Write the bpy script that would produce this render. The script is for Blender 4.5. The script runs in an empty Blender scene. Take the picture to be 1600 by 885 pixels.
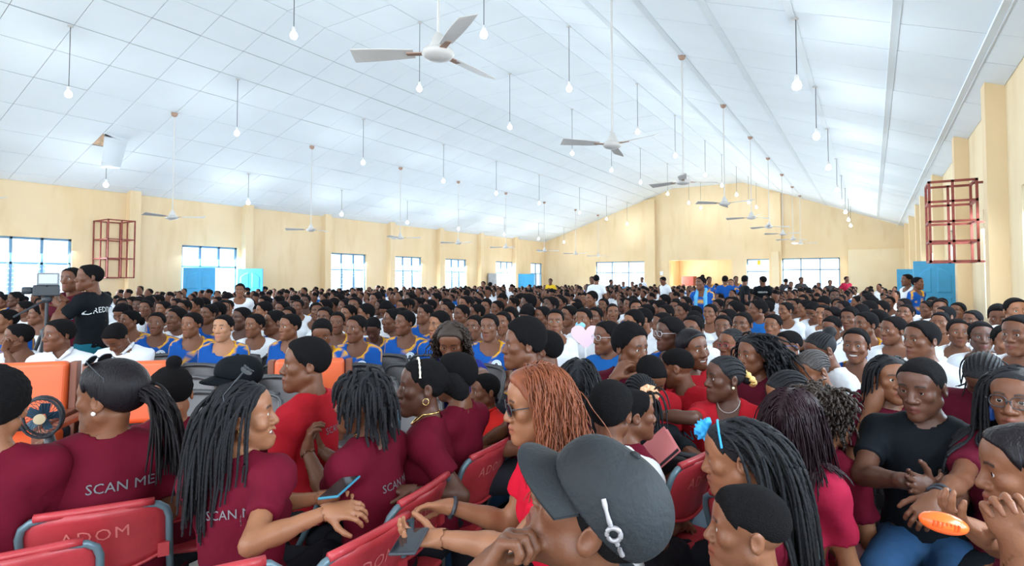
import bpy, bmesh, math, random
import numpy as np
from mathutils import Matrix, Vector, Euler
random.seed(7); RNG = np.random.default_rng(11)
SC = bpy.context.scene; COL = SC.collection

# ---------------------------------------------------------------- camera, sky, light, exposure
F_PX, YAW, PITCH, V_PP, CAM_H = 885.93, .5652, .0345, 408.12, 1.6
cam_d = bpy.data.cameras.new('camera'); cam = bpy.data.objects.new('camera', cam_d); COL.objects.link(cam)
cam_d.sensor_width = 36; cam_d.lens = 36 * F_PX / 1600
cam_d.shift_y = -(442.5 - V_PP) / 1600
cam.location = (0, 0, CAM_H); cam.rotation_euler = (math.pi / 2 + PITCH, 0, YAW)
cam_d.clip_start = .05; SC.camera = cam
W = bpy.data.worlds.new('sky'); SC.world = W; W.use_nodes = True
bg = W.node_tree.nodes['Background']; bg.inputs[0].default_value = (.80, .91, 1, 1); bg.inputs[1].default_value = 1.9
SC.view_settings.view_transform = 'Standard'; SC.view_settings.look = 'None'
SC.view_settings.gamma = 1; SC.view_settings.use_curve_mapping = False
SC.view_settings.exposure = 0.56
BULB_W = 20.0
def area(name, loc, rot, sx, sy, watts, color):
    d = bpy.data.lights.new(name, 'AREA'); d.shape = 'RECTANGLE'; d.size = sx; d.size_y = sy; d.energy = watts; d.color = color
    o = bpy.data.objects.new(name, d); COL.objects.link(o); o.location = loc; o.rotation_euler = rot
    return o
# daylight entering by the windows of both long walls
for y, w in ((5.7, 1.9), (10.5, 1.9), (16.35, 1.9), (20, 1.9), (23.6, 1.9), (28.3, 1.9)):
    area('window_daylight', (-18.8, y, 1.9), (0, -math.pi / 2 + .62, 0), 1.7, w, 300, (.82, .92, 1))
for y in (-2.2, 1.4, 4.6, 7.9, 11.0, 15.6, 20.0, 25.6):
    area('window_daylight', (1.9, y, 1.9), (0, math.pi / 2 - .62, 0), 1.7, 1.8, 150, (.85, .93, 1))
for x, w in ((-13.1, 3.1), (-5.2, 1.1), (-2.7, 2.6)):
    area('window_daylight', (x, 33.5, 1.9), (-math.pi / 2 + .5, 0, 0), w, 1.7, 170, (.88, .95, 1))

area('crowd_fill_light', (-8.4, -4.1, 3.0), (math.pi / 2 - .45, 0, 0), 19, 2.6, 330, (.90, .95, 1))  # fill lamp added behind the camera, at the unbuilt end, to brighten the crowd
area('window_daylight', (-10.15, 33.7, 2.0), (0, -math.pi / 2, 0), 1.3, .6, 90, (.9, .95, 1))

# ---------------------------------------------------------------- materials
MATS = {}
def mat(name, color, rough=.6, metal=0., var=0., vscale=4., bump=0., bscale=60., emit=0., spec=.5, stretch=None, sheen=0.):
    if name in MATS: return MATS[name]
    m = bpy.data.materials.new(name); m.use_nodes = True; nt = m.node_tree; b = nt.nodes['Principled BSDF']
    c = tuple(color) + (1,)
    b.inputs['Base Color'].default_value = c; b.inputs['Roughness'].default_value = rough; b.inputs['Metallic'].default_value = metal
    b.inputs['Specular IOR Level'].default_value = spec
    if sheen: b.inputs['Sheen Weight'].default_value = sheen
    tc = None
    if var or bump:
        tc = nt.nodes.new('ShaderNodeTexCoord'); src = tc.outputs['Object']
        if stretch:
            mp = nt.nodes.new('ShaderNodeMapping'); mp.inputs['Scale'].default_value = stretch; nt.links.new(src, mp.inputs[0]); src = mp.outputs[0]
    if var:
        n = nt.nodes.new('ShaderNodeTexNoise'); n.inputs['Scale'].default_value = vscale; n.inputs['Detail'].default_value = 5
        nt.links.new(src, n.inputs['Vector'])
        r = nt.nodes.new('ShaderNodeMapRange'); r.inputs[1].default_value = .3; r.inputs[2].default_value = .7
        r.inputs[3].default_value = 1 - var; r.inputs[4].default_value = 1 + var; nt.links.new(n.outputs[0], r.inputs[0])
        mx = nt.nodes.new('ShaderNodeMix'); mx.data_type = 'RGBA'; mx.blend_type = 'MULTIPLY'; mx.inputs[0].default_value = 1
        mx.inputs[6].default_value = c; nt.links.new(r.outputs[0], mx.inputs[7]); nt.links.new(mx.outputs[2], b.inputs['Base Color'])
    if bump:
        n2 = nt.nodes.new('ShaderNodeTexNoise'); n2.inputs['Scale'].default_value = bscale; n2.inputs['Detail'].default_value = 3
        nt.links.new(src, n2.inputs['Vector'])
        bp = nt.nodes.new('ShaderNodeBump'); bp.inputs['Strength'].default_value = bump; bp.inputs['Distance'].default_value = .01
        nt.links.new(n2.outputs[0], bp.inputs['Height']); nt.links.new(bp.outputs[0], b.inputs['Normal'])
    if emit:
        b.inputs['Emission Color'].default_value = c; b.inputs['Emission Strength'].default_value = emit
    MATS[name] = m; return m
def wall_paint(name, color):
    m = mat(name, color, .85, bump=.15, bscale=9); nt = m.node_tree; b = nt.nodes['Principled BSDF']
    g = nt.nodes.new('ShaderNodeNewGeometry'); cols = []
    for sc, lo, hi, st in ((.5, .35, .75, (1, 1, 1)), (2.2, .5, .8, (1, 1, .25))):
        mp = nt.nodes.new('ShaderNodeMapping'); mp.inputs['Scale'].default_value = st; nt.links.new(g.outputs['Position'], mp.inputs[0])
        n = nt.nodes.new('ShaderNodeTexNoise'); n.inputs['Scale'].default_value = sc; n.inputs['Detail'].default_value = 7; nt.links.new(mp.outputs[0], n.inputs['Vector'])
        r = nt.nodes.new('ShaderNodeMapRange'); r.inputs[1].default_value = lo; r.inputs[2].default_value = hi; nt.links.new(n.outputs[0], r.inputs[0]); cols.append(r.outputs[0])
    c2 = tuple(x * y for x, y in zip(color, (.88, .80, .68))) + (1,); c3 = tuple(x * y for x, y in zip(color, (.93, .88, .80))) + (1,)
    a = nt.nodes.new('ShaderNodeMix'); a.data_type = 'RGBA'; a.inputs[6].default_value = tuple(color) + (1,); a.inputs[7].default_value = c3; nt.links.new(cols[0], a.inputs[0])
    d = nt.nodes.new('ShaderNodeMix'); d.data_type = 'RGBA'; d.inputs[7].default_value = c2; nt.links.new(a.outputs[2], d.inputs[6]); nt.links.new(cols[1], d.inputs[0])
    nt.links.new(d.outputs[2], b.inputs['Base Color']); return m
def glass(name, tint=(.96, .985, 1), gl=.06):
    m = bpy.data.materials.new(name); m.use_nodes = True; nt = m.node_tree; nt.nodes.clear()
    o = nt.nodes.new('ShaderNodeOutputMaterial'); t = nt.nodes.new('ShaderNodeBsdfTransparent'); t.inputs[0].default_value = tint + (1,)
    g = nt.nodes.new('ShaderNodeBsdfGlossy'); g.inputs['Roughness'].default_value = .05; x = nt.nodes.new('ShaderNodeMixShader'); x.inputs[0].default_value = gl
    nt.links.new(t.outputs[0], x.inputs[1]); nt.links.new(g.outputs[0], x.inputs[2]); nt.links.new(x.outputs[0], o.inputs[0]); MATS[name] = m; return m
M_WALL = wall_paint('ochre_wall_paint', (.80, .63, .40))
M_CREAM = wall_paint('cream_wall_paint', (.84, .70, .47))
M_CEIL = mat('white_ceiling_board', (.79, .85, .895), .7, var=.02, vscale=1.2)
M_GAP = mat('dusty_ceiling_joint', (.34, .30, .30), .9)
M_BARE = mat('bare_brown_board', (.62, .42, .28), .9, var=.3, vscale=9)
M_FLOOR = mat('grey_cement_floor', (.30, .28, .26), .7, var=.15, vscale=2, bump=.2, bscale=30)
M_GROUND = mat('pale_yard_ground', (.75, .72, .66), .9, var=.05)
M_FRAME = mat('blue_grey_window_paint', (.13, .27, .42), .5)
M_GLASS = glass('window_glass'); M_LOUVRE = glass('louvre_glass', (.80, .90, .96), .12)
M_BLUE = mat('sky_blue_door_paint', (.05, .36, .66), .45, var=.08, vscale=3)
M_DARK = mat('dark_metal', (.03, .035, .045), .45)
M_RUST = mat('rusty_red_iron', (.25, .055, .04), .7, var=.25, vscale=14)
M_FAN = mat('fan_off_white', (.62, .60, .58), .4, var=.05)
M_FANR = mat('fan_dusty_brown', (.42, .27, .20), .6)
M_BULB = mat('lit_bulb', (.92, .97, 1), .4, emit=14)
M_WHITE = mat('white_plastic', (.8, .8, .8), .4)

# ---------------------------------------------------------------- mesh helpers
class MB:
    def __init__(s): s.v = []; s.f = []; s.m = []
    def add(s, v, f, mi=0):
        o = len(s.v); s.v += [tuple(p) for p in v]; s.f += [tuple(i + o for i in q) for q in f]; s.m += [mi] * len(f); return s
    def box(s, lo, hi, mi=0, M=None):
        v = [(x, y, z) for x in (lo[0], hi[0]) for y in (lo[1], hi[1]) for z in (lo[2], hi[2])]
        if M is not None: v = [tuple(M @ Vector(p)) for p in v]
        return s.add(v, [(0, 1, 3, 2), (4, 6, 7, 5), (0, 4, 5, 1), (2, 3, 7, 6), (0, 2, 6, 4), (1, 5, 7, 3)], mi)
    def tube(s, pts, r, n=8, mi=0, cap=True):
        pts = [Vector(p) for p in pts]; rr = r if isinstance(r, (list, tuple)) else [r] * len(pts)
        ring = []; up = None
        for i, p in enumerate(pts):
            t = (pts[min(i + 1, len(pts) - 1)] - pts[max(i - 1, 0)]).normalized()
            if up is None: up = t.orthogonal().normalized()
            up = (up - t * up.dot(t)).normalized(); b = t.cross(up)
            ring += [p + (up * math.cos(2 * math.pi * k / n) + b * math.sin(2 * math.pi * k / n)) * rr[i] for k in range(n)]
        f = [(i * n + k, i * n + (k + 1) % n, (i + 1) * n + (k + 1) % n, (i + 1) * n + k) for i in range(len(pts) - 1) for k in range(n)]
        if cap: f += [tuple(range(n))[::-1], tuple((len(pts) - 1) * n + k for k in range(n))]
        return s.add(ring, f, mi)
    def lathe(s, prof, n=16, mi=0, M=None):
        v = [(r * math.cos(2 * math.pi * k / n), r * math.sin(2 * math.pi * k / n), z) for r, z in prof for k in range(n)]
        if M is not None: v = [tuple(M @ Vector(p)) for p in v]
        f = [(i * n + k, i * n + (k + 1) % n, (i + 1) * n + (k + 1) % n, (i + 1) * n + k) for i in range(len(prof) - 1) for k in range(n)]
        f += [tuple(range(n))[::-1], tuple((len(prof) - 1) * n + k for k in range(n))]
        return s.add(v, f, mi)
    def mesh(s, name, mats, smooth=False):
        me = bpy.data.meshes.new(name); me.from_pydata(s.v, [], s.f)
        for m in (mats if isinstance(mats, (list, tuple)) else [mats]): me.materials.append(m)
        me.polygons.foreach_set('material_index', s.m)
        if smooth: me.polygons.foreach_set('use_smooth', [True] * len(s.f))
        me.update(); return me
    def build(s, name, mats, parent=None, smooth=False): return link(name, s.mesh(name, mats, smooth), parent)
def link(name, me, parent=None):
    o = bpy.data.objects.new(name, me); COL.objects.link(o)
    if parent is not None: o.parent = parent
    return o
def tag(o, label=None, cat=None, group=None, kind=None):
    if label: o['label'] = label
    if cat: o['category'] = cat
    if group: o['group'] = group
    if kind: o['kind'] = kind
    return o
def empty(name, loc=(0, 0, 0), rz=0.):
    o = bpy.data.objects.new(name, None); COL.objects.link(o); o.location = loc; o.rotation_euler.z = rz; o.empty_display_size = .2; return o
def struct(o): o['kind'] = 'structure'; return o
def dup_tree(o, parent=None):
    c = o.copy(); COL.objects.link(c)
    if parent is not None: c.parent = parent
    for ch in list(o.children): dup_tree(ch, c)
    return c
def bevel(o, w=.01, seg=2):
    m = o.modifiers.new('bevel', 'BEVEL'); m.width = w; m.segments = seg; m.limit_method = 'ANGLE'; return o

# ---------------------------------------------------------------- room
XL, XR, YE, YB = -18.436, 1.519, 33.13, -4.0
ZE, ZR, XF1, XF2 = 4.154, 7.015, -9.80, -5.90
def ceil_z(x):
    if x < XF1: return ZR + (x - XF1) * (ZR - ZE) / (XF1 - XL)
    if x > XF2: return ZR - (x - XF2) * (ZR - ZE) / (XR - XF2)
    return ZR
def wall_cells(mb, span, zs, holes, put):
    a = sorted({span[0], span[1], *[h[i] for h in holes for i in (0, 1)]}); z = sorted({*zs, *[h[i] for h in holes for i in (2, 3)]})
    for i in range(len(a) - 1):
        for k in range(len(z) - 1):
            ca, cz = (a[i] + a[i + 1]) / 2, (z[k] + z[k + 1]) / 2
            if not any(h[0] < ca < h[1] and h[2] < cz < h[3] for h in holes): put(a[i], a[i + 1], z[k], z[k + 1])
LW = [(4.70, 6.63), (15.37, 17.31), (19.03, 20.89), (22.7, 24.49), (31.33, 32.79)]
LD = [(9.55, 11.42), (27.33, 29.29)]
RW = [(-3.2, -1.2), (.4, 2.3), (3.6, 5.5), (6.95, 8.88), (10.35, 11.65), (19.1, 20.9), (29, 30.8)]
RD = [(14.85, 16.35), (24.9, 26.3)]
SILL, LINT, MID = 1.02, 2.73, 2.05
fl = struct(MB().box((XL - .2, YB, -.1), (XR + .2, YE + .2, 0)).build('floor', M_FLOOR))
gr = struct(MB().add([(-70, -70, -.12), (60, -70, -.12), (60, 90, -.12), (-70, 90, -.12)], [(0, 1, 2, 3)]).build('ground', M_GROUND))
mb = MB(); wall_cells(mb, (YB, YE + .2), (0, ZE + .02), [(a, b, SILL, LINT) for a, b in LW] + [(a, b, 0, LINT) for a, b in LD], lambda a, b, c, d: mb.box((XL - .2, a, c), (XL, b, d)))
wall_left = struct(mb.build('wall_left', M_WALL))
mb = MB(); wall_cells(mb, (YB, YE + .2), (0, ZE + .02), [(a, b, SILL, LINT) for a, b in RW] + [(a, b, 0, LINT) for a, b in RD], lambda a, b, c, d: mb.box((XR, a, c), (XR + .2, b, d)))
wall_right = struct(mb.build('wall_right', M_CREAM))
EH = [(-14.73, -11.51, SILL, 2.77), (-10.04, -6.56, 1.3, 2.77), (-5.78, -4.6, 0, 2.77), (-4.01, -1.35, SILL, 2.77)]
mb = MB(); wall_cells(mb, (XL, XR), (0, ZE), EH, lambda a, b, c, d: mb.box((a, YE, c), (b, YE + .2, d)))
pr = [(XL, ZE), (XR, ZE), (XF2, ZR), (XF1, ZR)]
mb.add([(x, YE, z) for x, z in pr] + [(x, YE + .2, z) for x, z in pr], [(0, 1, 2, 3), (7, 6, 5, 4), (0, 4, 5, 1), (1, 5, 6, 2), (2, 6, 7, 3), (3, 7, 4, 0)])
wall_back = struct(mb.build('wall_back', M_WALL))
def pilaster(parent, lo, hi, m): MB().box(lo, hi).build('pilaster', m, parent)
for y in (.75, 4.4, 7.93, 11.55, 14.93, 18.53, 22.0, 25.5, 29.1): pilaster(wall_left, (XL, y, 0), (XL + .24, y + .30, ceil_z(XL + .24)), M_WALL)
for y in (2.75, 6.15, 9.65, 13.0, 17.4, 21.6, 23.9, 27.9, 31.4): pilaster(wall_right, (XR - .21, y, 0), (XR, y + .3, ceil_z(XR - .21)), M_WALL)
pilaster(wall_back, (-11.5, YE - .2, 0), (-10.85, YE, ceil_z(-11.5)), M_WALL)
pilaster(wall_back, (-4.62, YE - .2, 0), (-4.02, YE, ceil_z(-4.02)), M_WALL)
pilaster(wall_back, (-4.5, YE - .32, 0), (-4.14, YE - .2, 3.12), M_CREAM)
MB().box((-.98, YE - .5, 0), (XR, YE, 3.13)).build('boxed_bay', M_CREAM, wall_back)
# recess behind the wide opening of the end wall
mb = MB(); mb.box((-10.3, YE + 2.6, 0), (-6.3, YE + 2.7, 3.2)); mb.box((-6.4, YE + .2, 0), (-6.3, YE + 2.6, 3.2)); mb.box((-10.3, YE + .9, 0), (-10.2, YE + 2.6, 3.2))
mb.box((-10.3, YE + .2, 3.2), (-6.3, YE + 2.7, 3.3)); mb.box((-10.3, YE + .2, 1.1), (-6.3, YE + 2.6, 1.2))
mb.build('recess', M_CREAM, wall_back)
MB().box((-9.6, YE + .9, 1.2), (-8.9, YE + 1.7, 1.85)).build('recess_ledge', M_RUST, wall_back)
MB().box((-10.6, YE - .02, 1.92), (-10.42, YE, 2.15)).build('wall_notice', M_WHITE, wall_back)

# ceiling: backing sheet and boards
ceiling = empty('ceiling'); struct(ceiling)
mb = MB()
for a, b in ((XL - .2, XF1), (XF1, XF2), (XF2, XR + .2)):
    za, zb = ceil_z(a), ceil_z(b); e = .03
    mb.add([(a, YB, za + e), (b, YB, zb + e), (b, YE + .2, zb + e), (a, YE + .2, za + e), (a, YB, za + .12), (b, YB, zb + .12), (b, YE + .2, zb + .12), (a, YE + .2, za + .12)],
           [(0, 1, 2, 3), (7, 6, 5, 4), (0, 4, 5, 1), (1, 5, 6, 2), (2, 6, 7, 3), (3, 7, 4, 0)])
mb.build('ceiling_backing', M_GAP, ceiling)
XJ = [XL, -18.0, -17.05, -16.1, -15.03, -13.98, -12.98, -12.15, -11.3, -10.6, XF1, -8.85, -7.88, -6.9, XF2, -4.97, -3.95, -2.96, -1.93, -.83, .29, 1.16, XR]
YJ = [7.05 + .915 * k for k in range(-12, 29)]; YJ = [y for y in YJ if y < YE] + [YE]
cells = []; g_ = .006
for i in range(len(XJ) - 1):
    for k in range(len(YJ) - 1):
        cells.append((math.hypot((XJ[i] + XJ[i + 1]) / 2 * .8, (YJ[k] + YJ[k + 1]) / 2), i, k, (YJ[k] > 2.0 + .0 * i and (XJ[i] + XJ[i + 1]) / 2 > -2.2 * YJ[k + 1] - 2)))
vis = sorted(c for c in cells if c[3]); keep = {(c[1], c[2]) for c in vis[:290]}
BROKEN = (3, 13)
for i in range(len(XJ) - 1):
    for k in range(len(YJ) - 1):
        if -16.1 < XJ[i + 1] - .5 < -15.03 and YJ[k] < 6.35 < YJ[k + 1]: BROKEN = (i, k)
rest = MB(); pm = {}
for d, i, k, v in cells:
    a, b, y0, y1 = XJ[i], XJ[i + 1], YJ[k], YJ[k + 1]
    if (i, k) == BROKEN: continue
    za, zb = ceil_z(a), ceil_z(b); tx = (zb - za) / (b - a); gx, g = (.012, .0045) if i < 10 else (.006, .006); dz = RNG.uniform(-.003, .003)
    def q(x, y, h): return (x, y, za + (x - a) * tx + h + dz)
    v8 = [q(x, y, h) for h in (0, .012) for x, y in ((a + gx, y0 + g), (b - gx, y0 + g), (b - gx, y1 - g), (a + gx, y1 - g))]
    fs = [(3, 2, 1, 0), (0, 1, 5, 4), (1, 2, 6, 5), (2, 3, 7, 6), (3, 0, 4, 7)]
    if (i, k) in keep: MB().add(v8, fs).build('ceiling_panel', M_CEIL, ceiling)
    else: rest.add(v8, fs)
rest.build('distant_ceiling_panels', M_CEIL, ceiling)['kind'] = 'stuff'
# double battens on the right slope
for x in (-3.95, -2.96, -1.93, -.83, .29, 1.16):
    for s, h, d in ((0, .045, .003), (-.038, .007, .009), (.038, .007, .009)):
        z = ceil_z(x + s); MB().box((x + s - h, YB, z - d - h * .3), (x + s + h, YE, z + .004)).build('ceiling_batten', M_CEIL, ceiling)
i, k = BROKEN; a, b, y0, y1 = XJ[i], XJ[i + 1], YJ[k], YJ[k + 1]
w_, h_ = b - a, y1 - y0
def cp(fx, fy, dz=0.): x = a + w_ * fx; return (x, y0 + h_ * fy, ceil_z(x) + dz)
pen = [(.56, .01), (.99, .01), (.99, .99), (.01, .99), (.01, .62)]; vs = [cp(x, y) for x, y in pen] + [cp(x, y, .02) for x, y in pen]
MB().add(vs, [(4, 3, 2, 1, 0)] + [(i, (i + 1) % 5, 5 + (i + 1) % 5, 5 + i) for i in range(5)]).build('torn_ceiling_panel', M_CEIL, ceiling)
MB().add([cp(.0, .0, .022), cp(.75, .0, .022), cp(.0, .75, .022)], [(2, 1, 0)]).build('exposed_underlay', M_BARE, ceiling)
n = 8; vs = []
for j in range(n + 1):
    t = j / n
    for p, q in (((.60, .02), (.12, .16)), ((.52, .62), (.20, .58))):
        x, y, z = cp(p[0] + (q[0] - p[0]) * t, p[1] + (q[1] - p[1]) * t); z -= .02 + .58 * math.sin(t * 1.45) ** 1.4; vs += [(x, y, z), (x + .008, y, z + .010)]
fs = []
for j in range(n): o = j * 4; fs += [(o, o + 2, o + 6, o + 4), (o + 1, o + 5, o + 7, o + 3), (o, o + 4, o + 5, o + 1), (o + 2, o + 3, o + 7, o + 6)]
MB().add(vs, fs + [(n * 4, n * 4 + 2, n * 4 + 3, n * 4 + 1)]).build('hanging_ceiling_flap', M_CEIL, ceiling, True)

# windows and doors
NW = [0]
def window(axis, pos, a, b, z0, z1, cols, mid=MID, louvres=True, depth=-.10):
    """axis 'x': window lies in a wall x = pos and runs along y; axis 'y': in the wall y = pos"""
    NW[0] += 1
    def P(s, d, z): return (pos + d, s, z) if axis == 'x' else (s, pos + d, z)
    def bx(mb, s0, s1, d0, d1, c0, c1):
        p, q = P(s0, d0, c0), P(s1, d1, c1); mb.box([min(i) for i in zip(p, q)], [max(i) for i in zip(p, q)])
    w = .028; mb = MB(); d0, d1 = depth - .03, depth + .03
    for s in (a + w, b - w): bx(mb, s - w, s + w, d0, d1, z0, z1)
    for z in (z0 + w, mid, z1 - w): bx(mb, a, b, d0, d1, z - w, z + w)
    for j in range(1, cols): s = a + (b - a) * j / cols; bx(mb, s - w, s + w, d0, d1, z0, z1)
    win = struct(mb.build('window_%d' % NW[0], M_FRAME))
    for j in range(cols):
        s0, s1 = a + (b - a) * j / cols + w, a + (b - a) * (j + 1) / cols - w
        p = MB(); bx(p, s0, s1, depth - .004, depth + .004, mid + w, z1 - 2 * w); p.build('pane', M_GLASS, win)
        if louvres:
            nb = 8
            for e in range(nb):
                z = z0 + .06 + (mid - z0 - .1) * (e + .5) / nb; h = .055
                va = [P(s0, depth - .05, z + h), P(s1, depth - .05, z + h), P(s1, depth + .05, z - h), P(s0, depth + .05, z - h)]
                va += [(x, y, zz + .006) for x, y, zz in va]
                MB().add(va, [(0, 1, 2, 3), (7, 6, 5, 4), (0, 4, 5, 1), (1, 5, 6, 2), (2, 6, 7, 3), (3, 7, 4, 0)]).build('louvre_blade', M_LOUVRE, win)
            cl = MB()
            for s in (s0 + .025, s1 - .025): bx(cl, s - .02, s + .02, depth - .03, depth + .045, z0, mid)
            cl.build('louvre_clips', MATS.get('clip') or mat('clip', (.35, .55, .72), .4), win)
        else:
            p = MB(); bx(p, s0, s1, depth - .004, depth + .004, z0 + 2 * w, mid - w); p.build('pane', M_GLASS, win)
    return win
for a, b in LW: window('x', XL, a, b, SILL, LINT, 2 if b > 31 else 3)
for a, b in RW: window('x', XR, a, b, SILL, LINT, 3, depth=.10)
window('y', YE, -14.73, -11.51, SILL, 2.77, 3, 2.09, False, .1)
window('y', YE, -4.01, -1.35, SILL, 2.77, 3, 2.17, False, .1)
window('x', -10.25, YE + .28, YE + .85, 1.3, 2.7, 1, 2.35, False, 0)
ND = [0]
def door_leaf(name, w, h, m, parent, rail=.02):
    """leaf in local xz plane, hinge at x = 0"""
    lf = MB().box((0, -.02, 0), (w, .02, h)).build(name, m, parent)
    for s in (-1, 1):
        for cx in (0, 1):
            x0, x1 = .09 + cx * (w / 2 - .03), w / 2 - .03 + cx * (w / 2 - .06)
            for z0, z1, arch in ((.15, .75, 0), (.85, 1.25, 0), (1.33, h - .14, 1)):
                n = 6; top = [(x0 + (x1 - x0) * j / n, z1 - (.16 * (1 - j / n) ** 2 if cx == 0 else .16 * (j / n) ** 2) * arch) for j in range(n + 1)]
                loop = [(x0, z0), (x1, z0)] + [(x, z) for x, z in reversed(top)]
                d0, d1 = .02 * s, .034 * s; c = ((x0 + x1) / 2, (z0 + z1) / 2)
                inn = [(c[0] + (x - c[0]) * .8, c[1] + (z - c[1]) * .9) for x, z in loop]; L = len(loop)
                v = [(x, d0, z) for x, z in loop] + [(x, d1, z) for x, z in inn]
                f = [(j, (j + 1) % L, L + (j + 1) % L, L + j) for j in range(L)] + [tuple(range(L, 2 * L))]
                MB().add(v, f).build('door_panel', m, lf)
    MB().tube([(w - .07, -.03, 1.0), (w - .07, -.07, 1.0), (w - .16, -.07, 1.0)], .01).build('handle', M_DARK, lf)
    return lf
def double_door(axis, pos, a, b, leaves, inward):
    ND[0] += 1; d = struct(empty('door_%d' % ND[0])); mb = MB(); w = .03; cols = 3
    X0, X1 = (pos - .13, pos - .07) if inward > 0 else (pos + .07, pos + .13)
    for s in (a + w, b - w): mb.box((X0, s - w, 0), (X1, s + w, LINT))
    for z in (MID, LINT - w): mb.box((X0, a, z - w), (X1, b, z + w))
    for j in range(1, cols): s = a + (b - a) * j / cols; mb.box((X0, s - w, MID), (X1, s + w, LINT))
    mb.build('door_frame', M_FRAME, d)
    for j in range(cols): MB().box(((X0 + X1) / 2 - .004, a + (b - a) * j / cols + w, MID + w), ((X0 + X1) / 2 + .004, a + (b - a) * (j + 1) / cols - w, LINT - 2 * w)).build('pane', M_GLASS, d)
    for hinge, ang, w_, m in leaves:
        lf = door_leaf('door_leaf', w_, 2.0, m, d); lf.location = (hinge[0], hinge[1], .01); lf.rotation_euler.z = ang
    return d
M_GREYD = mat('weathered_grey_door', (.30, .31, .33), .6, var=.15, vscale=5)
double_door('x', XL, *LD[0], [((XL + .05, 9.58), math.radians(47), .92, M_BLUE), ((XL + .05, 11.40), math.radians(35), .85, M_BLUE)], 1)
double_door('x', XL, *LD[1], [((XL + .05, 27.3), math.radians(-85), .95, M_GREYD), ((XL + .05, 29.3), math.radians(55), 1.3, M_BLUE)], 1)
double_door('x', XR, *RD[0], [((XR - .03, 14.80), math.radians(180), .74, M_BLUE)], -1)
double_door('x', XR, *RD[1], [((XR - .03, 24.86), math.radians(180), .72, M_BLUE)], -1)
ND[0] += 1; d5 = struct(empty('door_%d' % ND[0])); mb = MB(); w = .03
for x in (-5.75, -4.63): mb.box((x - w, YE + .07, 0), (x + w, YE + .13, 2.77))
for z in (2.09, 2.74): mb.box((-5.78, YE + .07, z - w), (-4.6, YE + .13, z + w))
mb.build('door_frame', M_FRAME, d5)
MB().box((-5.72, YE + .096, 2.12), (-4.66, YE + .104, 2.71)).build('pane', M_GLASS, d5)
MB().box((-5.25, YE + .06, 2.45), (-5.08, YE + .09, 2.7)).build('paper_notice', mat('yellow_paper', (.75, .55, .06), .8), d5)
lf = door_leaf('door_leaf', 1.1, 2.05, M_DARK, d5); lf.location = (-4.65, YE + .1, 0); lf.rotation_euler.z = math.radians(75)

# ---------------------------------------------------------------- fans and bulbs
def make_fan(L):
    t = empty('ceiling_fan')
    MB().lathe([(.02, 0), (.075, -.005), (.06, -.07), (.02, -.10)], 12).build('canopy', M_FANR, t, True)
    MB().tube([(0, 0, -.05), (0, 0, -L + .12)], .013, 6).build('rod', M_FAN, t)
    MB().lathe([(.018, -L + .20), (.03, -L + .19), (.075, -L + .08), (.08, -L + .065), (.02, -L + .05)], 16).build('motor_bell', M_FAN, t, True)
    MB().lathe([(.03, -L + .06), (.125, -L + .05), (.135, -L + .02), (.11, -L - .01), (.05, -L - .03), (.0, -L - .033)], 20).build('motor_housing', M_FAN, t, True)
    for k in range(3):
        a = 2 * math.pi * k / 3; R = Matrix.Rotation(a, 4, 'Z')
        b = MB(); n = 6; v = []
        for j in range(n + 1):
            u = j / n; x = .2 + u * .52; w = .055 + .02 * math.sin(u * 2.2); tl = .012 + .014 * u
            for y, s in ((-w, -1), (w, 1)):
                v += [R @ Vector((x, y, -L + .03 + s * tl - .0)), R @ Vector((x, y, -L + .036 + s * tl))]
        f = []
        for j in range(n):
            o = j * 4; f += [(o, o + 4, o + 6, o + 2), (o + 1, o + 3, o + 7, o + 5), (o, o + 1, o + 5, o + 4), (o + 2, o + 6, o + 7, o + 3)]
        f += [(0, 2, 3, 1), (n * 4, n * 4 + 1, n * 4 + 3, n * 4 + 2)]
        bl = b.add(v, f).build('blade', M_FAN, t)
        MB().box((.10, -.028, -L + .025), (.26, .028, -L + .034), M=R).build('blade_bracket', M_FANR, bl)
    return t
FR = [3.55, 7.25, 10.71, 14.27, 17.89, 21.3, 24.9, 28.4, 31.6]; FL = [3.45, 7.03, 10.98, 14.75, 18.08, 21.6, 25.2, 28.8, 31.9]
rows = (('the right hand row', -2.97, FR, 2.45), ('the left hand row', -14.03, FL, 2.53))
ORD = ['nearest', 'second nearest', 'third nearest', 'fourth nearest', 'fifth nearest', 'sixth nearest', 'seventh nearest', 'eighth nearest', 'farthest']
for ri, (rn, x, ys, L) in enumerate(rows):
    proto = None
    for k, y in enumerate(ys):
        o = make_fan(L) if proto is None else dup_tree(proto); proto = proto or o
        o.location = (x, y, ceil_z(x)); o.rotation_euler.z = YAW + [3.05, 3.35, .2, 1.2, .4, 2.1, 1.0, .3, 1.6][k] + ri
        tag(o, 'white three blade ceiling fan on a long rod, %s in %s' % (ORD[k], rn), 'fan', 'ceiling fans')
def make_bulb(L, x):
    t = empty('pendant_bulb')
    MB().lathe([(.05, 0), (.05, -.012), (.02, -.02)], 10).build('ceiling_rose', M_FAN, t, True)
    MB().tube([(0, 0, -.01), (0, 0, -L + .10)], .006, 5).build('cord', M_DARK, t)
    MB().lathe([(.02, -L + .13), (.028, -L + .12), (.03, -L + .06), (.028, -L + .04)], 10).build('socket', M_WHITE, t, True)
    MB().lathe([(.026, -L + .05), (.045, -L + .03), (.056, -L + .0), (.056, -L - .03), (.045, -L - .055), (.02, -L - .068), (0, -L - .07)], 14).build('bulb', M_BULB, t, True)
    return t
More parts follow.
